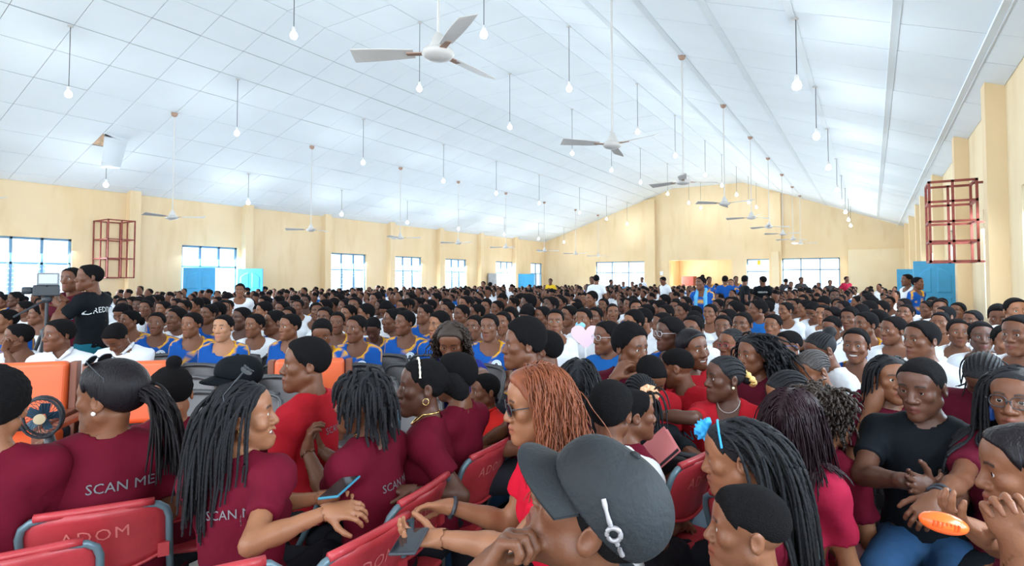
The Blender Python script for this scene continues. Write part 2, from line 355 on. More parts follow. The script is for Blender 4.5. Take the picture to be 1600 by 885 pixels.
BR = [('nearest the left wall', -16.2, .88, [6.5, 10.35, 14.0, 17.45, 20.9, 24.8, 28.4, 31.6]), ('between the left wall and the ridge', -12.2, 1.24, [4.27, 7.49, 11.3, 14.9, 18.1, 21.45, 25.5, 28.9, 32.0]),
      ('under the flat top of the ceiling', -7.9, 1.4, [5.8, 8.85, 12.35, 16.0, 19.2, 22.25, 25.9, 29.5, 31.9]), ('just right of the flat top of the ceiling', -5.0, 1.25, [7.07, 10.0, 13.9, 17.2, 20.9, 23.6, 26.5, 29.4, 31.6]),
      ('nearest the right wall', -.78, .88, [8.18, 11.28, 14.58, 18.33, 21.34, 24.4, 27.7, 30.6])]
lamp = bpy.data.lights.new('bulb_light', 'POINT'); lamp.energy = BULB_W; lamp.color = (.86, .94, 1); lamp.shadow_soft_size = .06
for rn, x, L, ys in BR:
    proto = None
    for k, y in enumerate(ys):
        o = make_bulb(L, x) if proto is None else dup_tree(proto); proto = proto or o
        o.location = (x, y, ceil_z(x)); w = ORD[k] if k < len(ys) - 1 else 'farthest'
        tag(o, 'lit bulb, %s in the row %s' % (w, rn), 'light bulb', 'pendant bulbs')
        l = bpy.data.objects.new('bulb_light', lamp); COL.objects.link(l); l.location = (x, y, ceil_z(x) - L - .13)

# ---------------------------------------------------------------- iron cages on the walls
def cage(lo, hi, nx, ny, nz, label):
    t = empty('speaker_cage', lo); d = [h - l for h, l in zip(hi, lo)]; r = .016
    def bar(p, q): MB().box([min(a, b) - r for a, b in zip(p, q)], [max(a, b) + r for a, b in zip(p, q)]).build('bar', M_RUST, t)
    for x in (0, d[0]):
        for y in (0, d[1]): bar((x, y, 0), (x, y, d[2]))
    for k in range(nz + 1):
        z = d[2] * k / nz
        for y in (0, d[1]): bar((0, y, z), (d[0], y, z))
        for x in (0, d[0]): bar((x, 0, z), (x, d[1], z))
    for i in range(1, nx):
        for y in (0, d[1]): bar((d[0] * i / nx, y, 0), (d[0] * i / nx, y, d[2]))
    for i in range(1, ny):
        for x in (0, d[0]): bar((x, d[1] * i / ny, 0), (x, d[1] * i / ny, d[2]))
    tag(t, label, 'cage'); return t
cage((XL + .02, 7.12, 1.68), (-17.54, 7.78, 3.27), 2, 2, 3, 'rust red iron cage fixed high on the left wall beside a pilaster')
tt = cage((.74, 10.35, 1.88), (1.29, 10.95, 3.05), 2, 1, 4, 'rust red iron cage standing out from the right wall above the crowd')

for z in (0, .58, 1.16): MB().box((.53, .27, z - .014), (.776, .33, z + .014)).build('bracket', M_RUST, tt)
# ---------------------------------------------------------------- figures: one smooth surface per body, grown from a distance field
import openvdb
CP, SP, CY, SY = math.cos(PITCH), math.sin(PITCH), math.cos(YAW), math.sin(YAW)
def world_at(u, v, d):
    """point seen at photograph coordinates (u, v), d metres ahead of the camera"""
    x = (u - 800) / F_PX * d; y = (V_PP - v) / F_PX * d
    fw, up = d * CP - y * SP, d * SP + y * CP
    return np.array([x * CY - fw * SY, x * SY + fw * CY, CAM_H + up])
def world_at_z(u, v, z):
    a = world_at(u, v, 1.0) - np.array([0, 0, CAM_H]); return np.array([0, 0, CAM_H]) + a * ((z - CAM_H) / a[2])
def facing(u, a): return YAW - math.atan((u - 800) / F_PX) + math.radians(a)
def rot(x=0, y=0, z=0):
    return np.array(Euler((math.radians(x), math.radians(y), math.radians(z)), 'XYZ').to_matrix())
def rz(a): return np.array(Matrix.Rotation(a, 3, 'Z'))
def V3(*a): return np.array(a, float)
def unit(v): v = np.asarray(v, float); return v / (np.linalg.norm(v) + 1e-9)

def cap(a, b, ra, rb=None, k=.03, op=1): return ('c', V3(*a), V3(*b), ra, ra if rb is None else rb, k, op)
def ell(c, r, R=None, k=.03, op=1): return ('e', V3(*c), V3(*r), R, k, op)
def xf(pr, R, t, s=1.):
    o = []
    for p in pr:
        if p[0] == 'c': o.append(('c', R @ (p[1] * s) + t, R @ (p[2] * s) + t, p[3] * s, p[4] * s, p[5] * s, p[6]))
        else: o.append(('e', R @ (p[1] * s) + t, p[2] * s, R if p[3] is None else R @ p[3], p[4] * s, p[5]))
    return o
def grow(pr, t): return [p[:3] + (p[3] + t, p[4] + t) + p[5:] if p[0] == 'c' else p[:2] + (p[2] + t,) + p[3:] for p in pr]
def pdist(p, X, Y, Z):
    if p[0] == 'c':
        a, b = p[1], p[2]; ba = b - a; L = ba @ ba + 1e-12
        x, y, z = X - a[0], Y - a[1], Z - a[2]
        t = np.clip((x * ba[0] + y * ba[1] + z * ba[2]) / L, 0, 1)
        return np.sqrt((x - t * ba[0]) ** 2 + (y - t * ba[1]) ** 2 + (z - t * ba[2]) ** 2) - (p[3] + (p[4] - p[3]) * t)
    c, r, R = p[1], p[2], p[3]; x, y, z = X - c[0], Y - c[1], Z - c[2]
    if R is not None: x, y, z = R[0, 0] * x + R[1, 0] * y + R[2, 0] * z, R[0, 1] * x + R[1, 1] * y + R[2, 1] * z, R[0, 2] * x + R[1, 2] * y + R[2, 2] * z
    k0 = np.sqrt((x / r[0]) ** 2 + (y / r[1]) ** 2 + (z / r[2]) ** 2); k1 = np.sqrt((x / r[0] ** 2) ** 2 + (y / r[1] ** 2) ** 2 + (z / r[2] ** 2) ** 2)
    return np.where(k1 > 1e-6, k0 * (k0 - 1) / np.maximum(k1, 1e-6), -r.min())
def comb(D, d, k, op):
    if op > 0:
        h = np.maximum(k - np.abs(D - d), 0) / max(k, 1e-6); return np.minimum(D, d) - h * h * k * .25
    d = -d; h = np.maximum(k - np.abs(D - d), 0) / max(k, 1e-6); return np.maximum(D, d) + h * h * k * .25
def pbox(p):
    if p[0] == 'c': m = max(p[3], p[4]); return np.minimum(p[1], p[2]) - m, np.maximum(p[1], p[2]) + m
    if p[3] is None: return p[1] - p[2], p[1] + p[2]
    e = np.sqrt(((p[3] * p[2]) ** 2).sum(1)); return p[1] - e, p[1] + e
def bounds(pr):
    b = [pbox(p) for p in pr if p[-1] > 0]; return np.min([x[0] for x in b], 0), np.max([x[1] for x in b], 0)
def field(pr, lo, hi, vox):
    n = np.maximum(np.ceil((hi - lo) / vox).astype(int) + 1, 4)
    ax = [(lo[i] + np.arange(n[i]) * vox).astype(np.float32) for i in range(3)]
    D = np.full(n, 1., np.float32)
    for p in pr:
        a, b = pbox(p); m = p[-2] + 2.5 * vox
        i0 = np.clip(np.floor((a - m - lo) / vox).astype(int), 0, n); i1 = np.clip(np.ceil((b + m - lo) / vox).astype(int) + 1, 0, n)
        if (i1 <= i0).any(): continue
        sl = tuple(slice(x, y) for x, y in zip(i0, i1))
        d = pdist(p, ax[0][sl[0]][:, None, None], ax[1][sl[1]][None, :, None], ax[2][sl[2]][None, None, :])
        D[sl] = comb(D[sl], d, p[-2], p[-1])
    return D, ax
def pts_field(pr, P):
    D = np.full(len(P), 1.)
    for p in pr: D = comb(D, pdist(p, P[:, 0], P[:, 1], P[:, 2]), p[-2], p[-1])
    return D
def surf(D, lo, vox, adapt=0.):
    g = openvdb.FloatGrid(background=1.0); g.copyFromArray(np.ascontiguousarray(D, dtype=np.float32))
    P, T, Q = g.convertToPolygons(isovalue=0., adaptivity=adapt)
    return P.astype(np.float64) * vox + lo, T[:, ::-1], Q[:, ::-1]
def compact(P, T, Q, keepT, keepQ):
    T, Q = T[keepT], Q[keepQ]; u = np.zeros(len(P), bool); u[T.ravel()] = True; u[Q.ravel()] = True
    m = np.cumsum(u) - 1; return P[u], m[T] if len(T) else T, m[Q] if len(Q) else Q
def np_mesh(name, P, T, Q, mats, attr=None, smooth=True):
    me = bpy.data.meshes.new(name); nT, nQ = len(T), len(Q)
    me.vertices.add(len(P)); me.vertices.foreach_set('co', np.ascontiguousarray(P, np.float32).ravel())
    li = np.concatenate([np.asarray(T, np.int32).ravel(), np.asarray(Q, np.int32).ravel()]); me.loops.add(len(li)); me.loops.foreach_set('vertex_index', li)
    me.polygons.add(nT + nQ); st = np.concatenate([np.arange(nT) * 3, nT * 3 + np.arange(nQ) * 4]).astype(np.int32); me.polygons.foreach_set('loop_start', st)
    me.polygons.foreach_set('use_smooth', np.full(nT + nQ, smooth))
    for m in (mats if isinstance(mats, (list, tuple)) else [mats]): me.materials.append(m)
    if attr is not None:
        a = me.color_attributes.new('mask', 'FLOAT_COLOR', 'POINT'); a.data.foreach_set('color', np.ascontiguousarray(attr, np.float32).ravel())
    me.update(); me.validate(); return me
def join(parts):
    P, T, Q, o = [], [], [], 0
    for p, t, q in parts: P.append(p); T.append(np.asarray(t).reshape(-1, 3) + o); Q.append(np.asarray(q).reshape(-1, 4) + o); o += len(p)
    return np.concatenate(P), np.concatenate(T).astype(int), np.concatenate(Q).astype(int)

# skin, hair and cloth
def masked(m, cols):
    """mix further true colours of the thing (lips, brows, trim) in where its mask says so"""
    nt = m.node_tree; b = nt.nodes['Principled BSDF']; at = nt.nodes.new('ShaderNodeAttribute'); at.attribute_name = 'mask'
    sp = nt.nodes.new('ShaderNodeSeparateColor'); nt.links.new(at.outputs['Color'], sp.inputs[0])
    src = b.inputs['Base Color'].links[0].from_socket if b.inputs['Base Color'].links else None; base = tuple(b.inputs['Base Color'].default_value)
    for i, c in enumerate(cols):
        if c is None: continue
        x = nt.nodes.new('ShaderNodeMix'); x.data_type = 'RGBA'; nt.links.new(sp.outputs[i], x.inputs[0]); x.inputs[7].default_value = tuple(c) + (1,)
        if src is None: x.inputs[6].default_value = base
        else: nt.links.new(src, x.inputs[6])
        src = x.outputs[2]
    nt.links.new(src, b.inputs['Base Color']); return m
SK = [(.150, .056, .028), (.205, .080, .040), (.29, .120, .060), (.096, .038, .023), (.42, .20, .11), (.170, .066, .035)]
SKIN = []
for i, c in enumerate(SK):
    m = mat('skin_%s' % ['brown', 'warm_brown', 'light_brown', 'deep_brown', 'tan', 'mid_brown'][i], c, .45, var=.10, vscale=9, bump=.08, bscale=180, spec=.38)
    m.node_tree.nodes['Principled BSDF'].inputs['Subsurface Weight'].default_value = 0
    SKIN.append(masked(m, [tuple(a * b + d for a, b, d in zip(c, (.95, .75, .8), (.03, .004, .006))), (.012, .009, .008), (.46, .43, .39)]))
M_HAIR = mat('black_hair', (.009, .008, .009), .95, bump=1., bscale=330, spec=.12)
M_HAIR2 = mat('straight_black_hair', (.009, .007, .009), .45, spec=.18, bump=.5, bscale=120, stretch=(1, 1, .06))
M_BRAID = mat('braided_black_hair', (.010, .010, .013), .6, bump=.6, bscale=300, spec=.3)
M_AUB = mat('auburn_wavy_hair', (.20, .058, .026), .5, spec=.25, var=.35, vscale=40, stretch=(1, 1, .12))
M_BOB = mat('dark_plum_hair', (.018, .007, .010), .45, spec=.2, bump=.4, bscale=140, stretch=(1, 1, .06))
M_CURLB = mat('brown_black_curls', (.035, .02, .014), .5, bump=.6, bscale=200)
M_GREYB = mat('dusty_cornrow_hair', (.05, .04, .038), .5, bump=.6, bscale=220)
def cloth(name, c, rough=.8): return mat(name, c, rough, var=.08, vscale=7, bump=.5, bscale=16, spec=.12)
C_MAR = cloth('maroon_cotton', (.118, .0045, .017)); C_MAR2 = cloth('dark_maroon_cotton', (.085, .005, .016)); C_RED = cloth('red_cotton', (.42, .012, .022)); C_BRED = cloth('bright_red_cotton', (.60, .008, .03))
C_POLO = cloth('scarlet_pique', (.65, .022, .018)); C_BLK = cloth('black_cotton', (.006, .008, .011)); C_WHT = cloth('white_cotton', (.80, .83, .88)); C_PURP = cloth('violet_blue_cotton', (.018, .03, .22))
C_BLU = masked(cloth('royal_blue_uniform', (.010, .085, .36)), [(.75, .38, .02), None, None])
C_BLU2 = cloth('plain_blue_cotton', (.012, .11, .38)); C_SKY = cloth('sky_blue_cotton', (.12, .42, .72))
C_DKT = cloth('dark_trousers', (.018, .018, .024)); C_JEAN = cloth('blue_denim', (.022, .06, .13)); C_LJEAN = cloth('pale_denim', (.24, .31, .38)); C_TEAL = cloth('teal_denim', (.012, .13, .19)); C_YEL = cloth('yellow_cotton', (.75, .48, .03)); C_PINK = cloth('pink_red_cotton', (.34, .013, .045))
C_GRY = cloth('charcoal_cotton', (.05, .05, .055))
M_GOLD = mat('gold_metal', (.85, .60, .22), .25, 1.); M_TEETH = mat('teeth', (.85, .83, .78), .3); M_EYEW = mat('eye_white', (.52, .49, .45), .4); M_IRIS = mat('dark_iris', (.014, .008, .006), .25)

# ---- head
def head_prims(fem=0., smile=0., closed=0., wide=1.):
    p = [ell((0, .012, .032), (.073 * wide, .094, .083), k=.01), ell((0, -.03, -.045), (.055 * wide, .055, .070), k=.03), ell((0, -.045, .045), (.059, .038, .05), k=.03)]
    for s in (-1, 1):
        p += [cap((s * .047 * wide, .0, -.05), (0, -.066, -.098), .022, .019, .025), ell((s * .040, -.056, -.014), (.025, .023, .022), k=.02)]
    p += [ell((0, -.066, -.06), (.034, .025, .028), k=.02), ell((0, -.074, -.099), (.021 - .003 * fem, .018, .016), k=.025), cap((-.038, -.073, .025), (.038, -.073, .025), .010 - .003 * fem, k=.018)]
    for s in (-1, 1): p += [ell((s * .031, -.094, .006), (.018, .013, .0115), k=.012, op=-1)]
    p += [cap((0, -.080, .014), (0, -.1005, -.028), .0085, .0138, .014)]
    for s in (-1, 1): p += [ell((s * .0165, -.0915, -.0315), (.0118, .012, .0092), k=.006)]
    g = .0065 * smile
    for s in (-1, 1):
        p += [cap((s * (.024 + g), -.081, -.0620 + g), (0, -.0935, -.0580 + g * .3), .0055, .0078, .006), cap((s * (.021 + g), -.081, -.0675 + g), (0, -.0915, -.0730 - 2 * g), .0055, .0090, .006)]
        p += [ell((s * .031, -.0705, .0055), (.0168, .0158, .0142), k=.004)]
        if closed < 1: p += [ell((s * .031, -.0865, .0048 - .002 * closed), (.0158, .0100, .0052 * (1 - closed * .6)), k=.002, op=-1)]
        R = rot(0, 0, s * 22)
        p += [ell((s * .076, .016, -.004), (.0085, .0195, .030), R, k=.006), ell((s * .085, .010, -.001), (.006, .0105, .016), R, k=.004, op=-1)]
    if smile > .5: p += [cap((s * .026, -.080, -.0615), (0, -.0930, -.0655), .0062, .0095, .003, -1) for s in (-1, 1)] + [ell((s * .046, -.060, -.030), (.020, .02, .016), k=.018) for s in (-1, 1)]
    return p
def smooth01(x, a, b): return np.clip((x - a) / (b - a), 0, 1)
def face_mask(L, fine):
    x, y, z = np.abs(L[:, 0]), L[:, 1], L[:, 2]; A = np.zeros((len(L), 4)); A[:, 3] = 1; fr = y < -.055
    e = (x / .027) ** 2 + ((z + .0648) / .0145) ** 2; A[:, 0] = np.where(fr, 1 - smooth01(e, .75, 1.15), 0)
    zb = .0285 + .004 * np.sin(np.clip((x - .012) / .036, 0, 1) * 3.1); w = .0032 if fine else .005
    A[:, 1] = np.where(fr & (x > .012) & (x < .048), 1 - smooth01(np.abs(z - zb), w * .6, w * 1.7), 0) * .95
    line = np.where(fr & (x < .022), 1 - smooth01(np.abs(z + .0648), .0008, .003), 0) * .7; A[:, 1] = np.maximum(A[:, 1], line)  # shade of the crease between the lips, painted as a dark line
    if not fine:
        e = ((x - .031) / .0135) ** 2 + ((z - .0045) / .0062) ** 2; A[:, 2] = np.where(fr, 1 - smooth01(e, .7, 1.3), 0) * .8
        e2 = ((x - .0305) / .006) ** 2 + ((z - .005) / .0065) ** 2; dk = np.where(fr, 1 - smooth01(e2, .6, 1.3), 0); A[:, 1] = np.maximum(A[:, 1], dk); A[:, 2] *= (1 - dk)
    return A
HL_SHORT = ([-.12, -.078, -.058, -.036, -.018, .0, .035, .06, .11], [.084, .081, .066, .036, .006, -.012, -.03, -.052, -.062])
HL_FEM = ([-.12, -.078, -.054, -.03, -.01, .03, .06, .11], [.090, .085, .066, .032, .005, -.026, -.056, -.066])
HL_FADE = ([-.12, -.075, -.055, -.03, .022, .05, .11], [.068, .066, .052, .03, .01, -.005, -.02])
def noise3(P, f, seed=0):
    r = np.random.default_rng(seed); o = 0
    for _ in range(5):
        d = unit(r.normal(size=3)) * f * r.uniform(.7, 1.5); o = o + np.sin(P @ d + r.uniform(0, 6.3))
    return o / 5
LOD = [1.5]
def hair_shell(t=.008, line=HL_SHORT, top=0., vox=.0045, rough=.0015, extra=(), back=0., seed=0, freq=260, adapt=.04):
    """hair as a thick cap over the skull, head-local; top lifts the crown"""
    vox = max(vox, min(.0024 * LOD[0], .0095))
    pr = [ell((0, .012 + back * .5, .032 + top * .5), (.073 + t, .094 + t + back * .5, .083 + t + top * .5), k=.01), ell((0, -.045, .045), (.059 + t * .8, .038 + t * .5, .05 + t), k=.03)] + list(extra)
    lo, hi = bounds(pr); lo, hi = lo - .012, hi + .012; D, ax = field(pr[:2], lo, hi, vox)
    X, Y, Z = np.meshgrid(*ax, indexing='ij'); zl = np.interp(Y, *line) + np.where(Y < -.03, 6.0 * np.maximum(np.abs(X) - .042, 0) ** 1.6 * -1.0, 0)
    cut = zl - Z; k = .008; fade = np.clip((Z - zl) / .035, 0, 1); D = D + (t + top * .5) * .85 * (1 - fade * (2 - fade)); h = np.maximum(k - np.abs(D - cut), 0) / k; D = np.maximum(D, cut) + h * h * k * .25
    if extra:
        E, _ = field(list(extra), lo, hi, vox); h = np.maximum(.012 - np.abs(D - E), 0) / .012; D = np.minimum(D, E) - h * h * .003
    if rough: D = D + rough * noise3(np.stack([X, Y, Z], -1), freq, seed)
    return surf(D, lo, vox, adapt)

def ik(a, t, l1, l2, pole):
    d = t - a; L = min(np.linalg.norm(d), (l1 + l2) * .995); L = max(L, abs(l1 - l2) + .03); n = unit(d); x = (l1 * l1 - l2 * l2 + L * L) / (2 * L); h = math.sqrt(max(l1 * l1 - x * x, 0))
    pv = pole - a; pv = unit(pv - n * (pv @ n)); return a + n * x + pv * h, a + n * L
def hand_prims(w, d, pn, side, curl, s=1., spread=.12, point=False):
    """w wrist, d finger direction, pn palm normal, side +1 if the thumb lies along cross(d, pn)"""
    d = unit(d); pn = unit(pn - d * (pn @ d)); lat = np.cross(d, pn) * side; p = []
    lats = [.031, .0105, -.0105, -.030]; ln = [.070, .079, .074, .057]
    p.append(ell(w + d * .05 * s, np.array([.040, .050, .0145]) * s, np.stack([lat, d, pn], 1), k=.012))
    p.append(cap(w - d * .01, w + d * .03 * s, .026 * s, .024 * s, .02))
    for i in range(4):
        c = curl if not isinstance(curl, (list, tuple)) else curl[i + 1]
        k0 = w + d * (.092 - abs(lats[i] - .005) * .25) * s + lat * lats[i] * s; p.append(cap(w + d * .035 * s + lat * lats[i] * .7 * s, k0, .0115 * s, .0105 * s, .008))
        dd = unit(d + lat * spread * lats[i] / .03); a = 0
        for f, an, r0 in ((.46, 62, .0095), (.30, 80, .0088), (.24, 55, .0078)):
            a += math.radians(an) * c; v = dd * math.cos(a) + pn * math.sin(a); k1 = k0 + v * ln[i] * f * s; p.append(cap(k0, k1, r0 * s, (r0 - .0009) * s, .004)); k0 = k1
    c = curl if not isinstance(curl, (list, tuple)) else curl[0]
    k0 = w + d * .022 * s + lat * .026 * s; v = unit(lat * (.85 - .35 * c) + d * .62 + pn * (.25 + .5 * c)); k1 = k0 + v * .045 * s; p.append(cap(w + d * .02 * s, k0, .016 * s, .0145 * s, .012)); p.append(cap(k0, k1, .0135 * s, .0115 * s, .008))
    v2 = unit(v + d * .55 + pn * .3 * c); k2 = k1 + v2 * .030 * s; p.append(cap(k1, k2, .0108 * s, .010 * s, .005)); v3 = unit(v2 + d * .2 + pn * .35 * c - lat * .2); p.append(cap(k2, k2 + v3 * .024 * s, .010 * s, .0085 * s, .004))
    return p

class Fig:
    """skeleton and distance-field parts of one person; local frame faces -Y, origin on the floor under the pelvis"""
    def __init__(f, s=1., lean=0, side=0, twist=0, hyaw=0, hpitch=0, hroll=0, fem=0., stand=False, zp=None, wide=1., head=None, hs=1., neckf=0.):
        f.s, f.fem, f.stand, f.wide, f.hs = s, fem, stand, wide, hs
        f.T = rot(lean, side, 0); f.T = rz(math.radians(twist)) @ f.T
        f.H = rz(math.radians(hyaw)) @ rot(hpitch, hroll, 0)
        f.P = V3(0, 0, 0); f.nb = f.tp(0, .016, .515); mid = rot((lean + hpitch) * .5, (side + hroll) * .5, 0)
        f.hc = f.nb + (rz(math.radians((twist + hyaw) / 2)) @ mid @ V3(0, -.022 - neckf, .10)) * s + f.H @ V3(0, -.010, .068) * s
        z = zp if zp is not None else (.90 * s if stand else .48 * s)
        f.P = V3(0, 0, z); f.nb = f.nb + f.P; f.hc = f.hc + f.P
        f.arms = {}
    def tp(f, x, y, z): return f.P + f.T @ (V3(x, y, z) * f.s)
    def hp(f, P): return f.hc + (f.H @ (np.asarray(P, float).T * f.s * f.hs)).T
    def shoulder(f, sd): return f.tp(sd * (.168 - .018 * f.fem) * f.wide, .008, .455)
    def arm(f, sd, target, pole=None, hdir=None, palm=None, curl=.35, hand=True):
        a = f.shoulder(sd); l1, l2 = .285 * f.s, .245 * f.s
        if pole is None: pole = f.tp(sd * .42, .22, .1)
        e, w = ik(a, np.asarray(target, float), l1, l2, np.asarray(pole, float)); f.arms[sd] = (a, e, w, unit(w - e) if hdir is None else unit(hdir), unit(palm if palm is not None else V3(-sd * .6, -.1, -.8)), curl, hand)
    def lap(f, sd, x=.06, y=-.30, z=.13): f.arm(sd, f.P + V3(sd * x, y, z) * f.s, f.tp(sd * .45, .25, .12), unit(V3(-sd * .75, -.55, -.1)), V3(0, .2, -1), .3)
    def hang(f, sd, y=-.02): f.arm(sd, f.tp(sd * .25, y, -.03), f.tp(sd * .4, .3, .2), V3(0, -.1, -1), V3(-sd, 0, 0), .3)
    def torso(f):
        s, fm, w = f.s, f.fem, f.wide; L = []
        L += [ell((0, .0, .03), (.155 * (w if w > 1 else 1) + .012 * fm, .115, .12), k=.05), ell((0, -.005 - .03 * (w - 1), .19), (.130 * w, .098 * (w * w), .16), k=.06), ell((0, .0, .35), (.150 * w, .102 * w, .165), k=.06)]
        L += [cap((-.125 * w, .008, .448), (.125 * w, .008, .448), .058, k=.05)]
        for d in (-1, 1):
            L += [cap((d * .03, .02, .525), (d * .135 * w, .012, .462), .042, .05, .04)]
            if fm: L += [ell((d * .068, -.075, .315), (.062, .058 * fm, .06), k=.04)]
        return xf(L, f.T, f.P, s)
    def neck(f): r = .052 - .008 * f.fem; return [cap(f.hp((0, .022, -.055)), f.nb - f.T @ V3(0, 0, .02) * f.s, r * f.s, (r + .006) * f.s, .035)]
    def limbs(f):
        L, s = [], f.s; h = 1 - .10 * f.fem; h *= 1 + (f.wide - 1) * .7
        for sd, (a, e, w, d, pn, c, hd) in f.arms.items():
            L += [ell(a, V3(1, 1, 1) * .058 * s * h, k=.04), cap(a, e, .050 * s * h, .039 * s * h, .03), cap(e, e + (w - e) * .35, .039 * s * h, .040 * s * h, .02), cap(e + (w - e) * .35, w, .040 * s * h, .026 * s * h, .02)]
        return L
    def hands(f):
        L = []
        for sd, (a, e, w, d, pn, c, hd) in f.arms.items():
            if hd: L += hand_prims(w, d, pn, sd, c, f.s * (1 - .06 * f.fem))
        return L
    def legs(f):
        L, s, z = [], f.s, f.P[2]
        for d in (-1, 1):
            hp = f.P + V3(d * .09, 0, 0) * s
            if f.stand: kn, an = V3(d * .10 * s, -.02 * s, z * .52), V3(d * .11 * s, .02 * s, .08)
            else: kn, an = V3(d * .12 * s, -.41 * s, max(z - .01, .30)), V3(d * .12 * s, -.39 * s, .08)
            L += [cap(hp, kn, .085 * s, .058 * s, .03), cap(kn, an, .054 * s, .036 * s, .02), cap(an + V3(0, .03, -.03), an + V3(d * .015, -.14, -.038), .036, .03, .02)]
        return L
    def body(f, hd, vox=.012, hvox=.0036, fine=True, hand_vox=.0045, adapt=.15):
        core = f.torso() + f.limbs() + f.legs(); hands = f.hands(); head = xf(hd, f.H, f.hc, f.s * f.hs); allp = core + f.neck() + hands + head
        regs = [(f.hc, .175 * f.s * max(f.hs, 1), f.H @ V3(0, -.30, 1.), f.hp((0, 0, -.104)), hvox)]
        if hand_vox:
            for sd, (a, e, w, d, pn, c, h_) in f.arms.items():
                if h_: regs.append((w + d * .09 * f.s, .125 * f.s, unit(w - e), w - unit(w - e) * .02, hand_vox))
        lo, hi = bounds(allp); lo, hi = lo - 3 * vox, hi + 3 * vox; D, _ = field(core + f.neck() + (hands if not hand_vox else []) , lo, hi, vox); P, T, Q = surf(D, lo, vox, adapt)
        def inside(P, r, m): return (np.linalg.norm(P - r[0], axis=1) < r[1] - m) & ((P - r[3]) @ unit(r[2]) > m)
        drop = np.zeros(len(P), bool)
        for r in regs: drop |= inside(P, r, vox * .6)
        out = [compact(P, T, Q, ~drop[T].all(1) if len(T) else np.zeros(0, bool), ~drop[Q].all(1) if len(Q) else np.zeros(0, bool))]
        for r in regs:
            lo, hi = r[0] - r[1], r[0] + r[1]; D, _ = field(allp if r is regs[0] else core + hands, lo, hi, r[4]); P, T, Q = surf(D, lo, r[4], (0. if hvox < .0047 else .006) if r is regs[0] else .08)
            ins = inside(P, r, -.010) if r is regs[0] else inside(P, r, .0); ins &= (np.abs(P - (lo + hi) / 2) < r[1] - 1.2 * r[4]).all(1)
            out.append(compact(P, T, Q, ins[T].all(1) if len(T) else np.zeros(0, bool), ins[Q].all(1) if len(Q) else np.zeros(0, bool)))
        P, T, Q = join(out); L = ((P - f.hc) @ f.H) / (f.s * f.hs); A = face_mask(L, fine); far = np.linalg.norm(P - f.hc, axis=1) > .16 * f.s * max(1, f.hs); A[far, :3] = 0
        return P, T, Q, A
    def shirt_field(f, neck='crew', sleeve=.62, t=.013, loose=.0, vox=.009, hem=-.09):
        s = f.s; pr = grow(f.torso(), t * s)
        for sd, (a, e, w, d, pn, c, h_) in f.arms.items():
            n = unit(e - a); pr += [ell(a, V3(1, 1, 1) * .066 * s, k=.04)]
            pr += [cap(a, a + (e - a) * min(sleeve, 1.), (.060 + loose) * s, (.058 + loose) * s, .03)]
            if sleeve > 1: pr += [cap(e, e + (w - e) * (sleeve - 1), .052 * s, .042 * s, .02)]
        lo, hi = bounds(pr); lo, hi = lo - 3 * vox, hi + 3 * vox; D, ax = field(pr, lo, hi, vox); X, Y, Z = ax[0][:, None, None], ax[1][None, :, None], ax[2][None, None, :]
        for sd, (a, e, w, d, pn, c, h_) in f.arms.items():      # flat sleeve openings
            b0, b1, q = (a, e, sleeve) if sleeve <= 1 else (e, w, sleeve - 1)
            n = unit(b1 - b0); end = b0 + (b1 - b0) * q; g = (X - end[0]) * n[0] + (Y - end[1]) * n[1] + (Z - end[2]) * n[2]
            near = pdist(cap(b0 + (b1 - b0) * .5 * q, b1, .085 * s), X, Y, Z) < 0; D = np.where(near & (g < .10), np.maximum(D, g), D)
        c, r = {'crew': ((0, .006, .585), (.078, .082, .085)), 'polo': ((0, -.01, .585), (.072, .085, .10)), 'scoop': ((0, -.05, .545), (.10, .115, .125)), 'square': ((0, -.055, .53), (.105, .12, .105)), 'v': ((0, -.05, .565), (.065, .12, .13))}[neck]
        cutp = ell(f.tp(*c), V3(*r) * s, f.T, k=.004, op=-1); D = comb(D, pdist(cutp, X, Y, Z), .004, -1); f.cut = cutp
        hz = f.P[2] + hem * s; D = np.maximum(D, hz - Z)
        f.sp = pr; return D, lo, vox
    def shirt(f, adapt=.03, band=False, folds=.011, seed=1, **kw):
        D, lo, vox = f.shirt_field(**kw); P, T, Q = surf(D, lo, vox, adapt)
        L = ((P - f.P) @ f.T) / f.s
        if folds:
            N = np.zeros_like(P); e = .004
            for i in range(3): d = np.zeros(3); d[i] = e; N[:, i] = pts_field(f.sp, P + d) - pts_field(f.sp, P - d)
            N /= np.linalg.norm(N, axis=1, keepdims=True) + 1e-9
            rd = 1 - 2.2 * np.abs(noise3(L * V3(1, 1, .6) + .02 * np.sin(L[:, [2, 0, 1]] * 30), 30, seed + 9)); w = .9 * rd * np.clip((.5 - L[:, 2]) * 4, .25, 1) + .6 * noise3(L * V3(1, 1, .55), 42, seed) + .6 * noise3(L * V3(.6, 1, 1), 70, seed + 5) + .8 * np.sin(L[:, 2] * 55 + 14 * np.abs(L[:, 0]) + 9 * L[:, 1] + seed) * np.clip(.35 - L[:, 2], 0, .3) * 3
            P = P + N * (w * folds)[:, None]
        A = None
        if band:
            x, y, z = L[:, 0], L[:, 1], L[:, 2]; A = np.zeros((len(P), 4)); A[:, 3] = 1; nz = .006 * noise3(L, 160, 3)
            dn = pts_field([f.cut[:5] + (1,)], P) / f.s
            b1 = (np.abs(z - (.335 + .18 * x)) < .017 + nz) & (y < -.03) & (x < .10) & (x > -.16)
            b2 = (dn < .022 + nz) & ((x > .02) | (y > 0)) ; b3 = (np.abs(y + .02 + nz) < .014) & (np.abs(x) > .12) & (z > .36)
            b4 = (np.abs(z - (.14 - .4 * x)) < .016 + nz) & (y < 0)
            A[:, 0] = (b1 | b2 | b3 | b4) * 1.0
        return P, T, Q, A
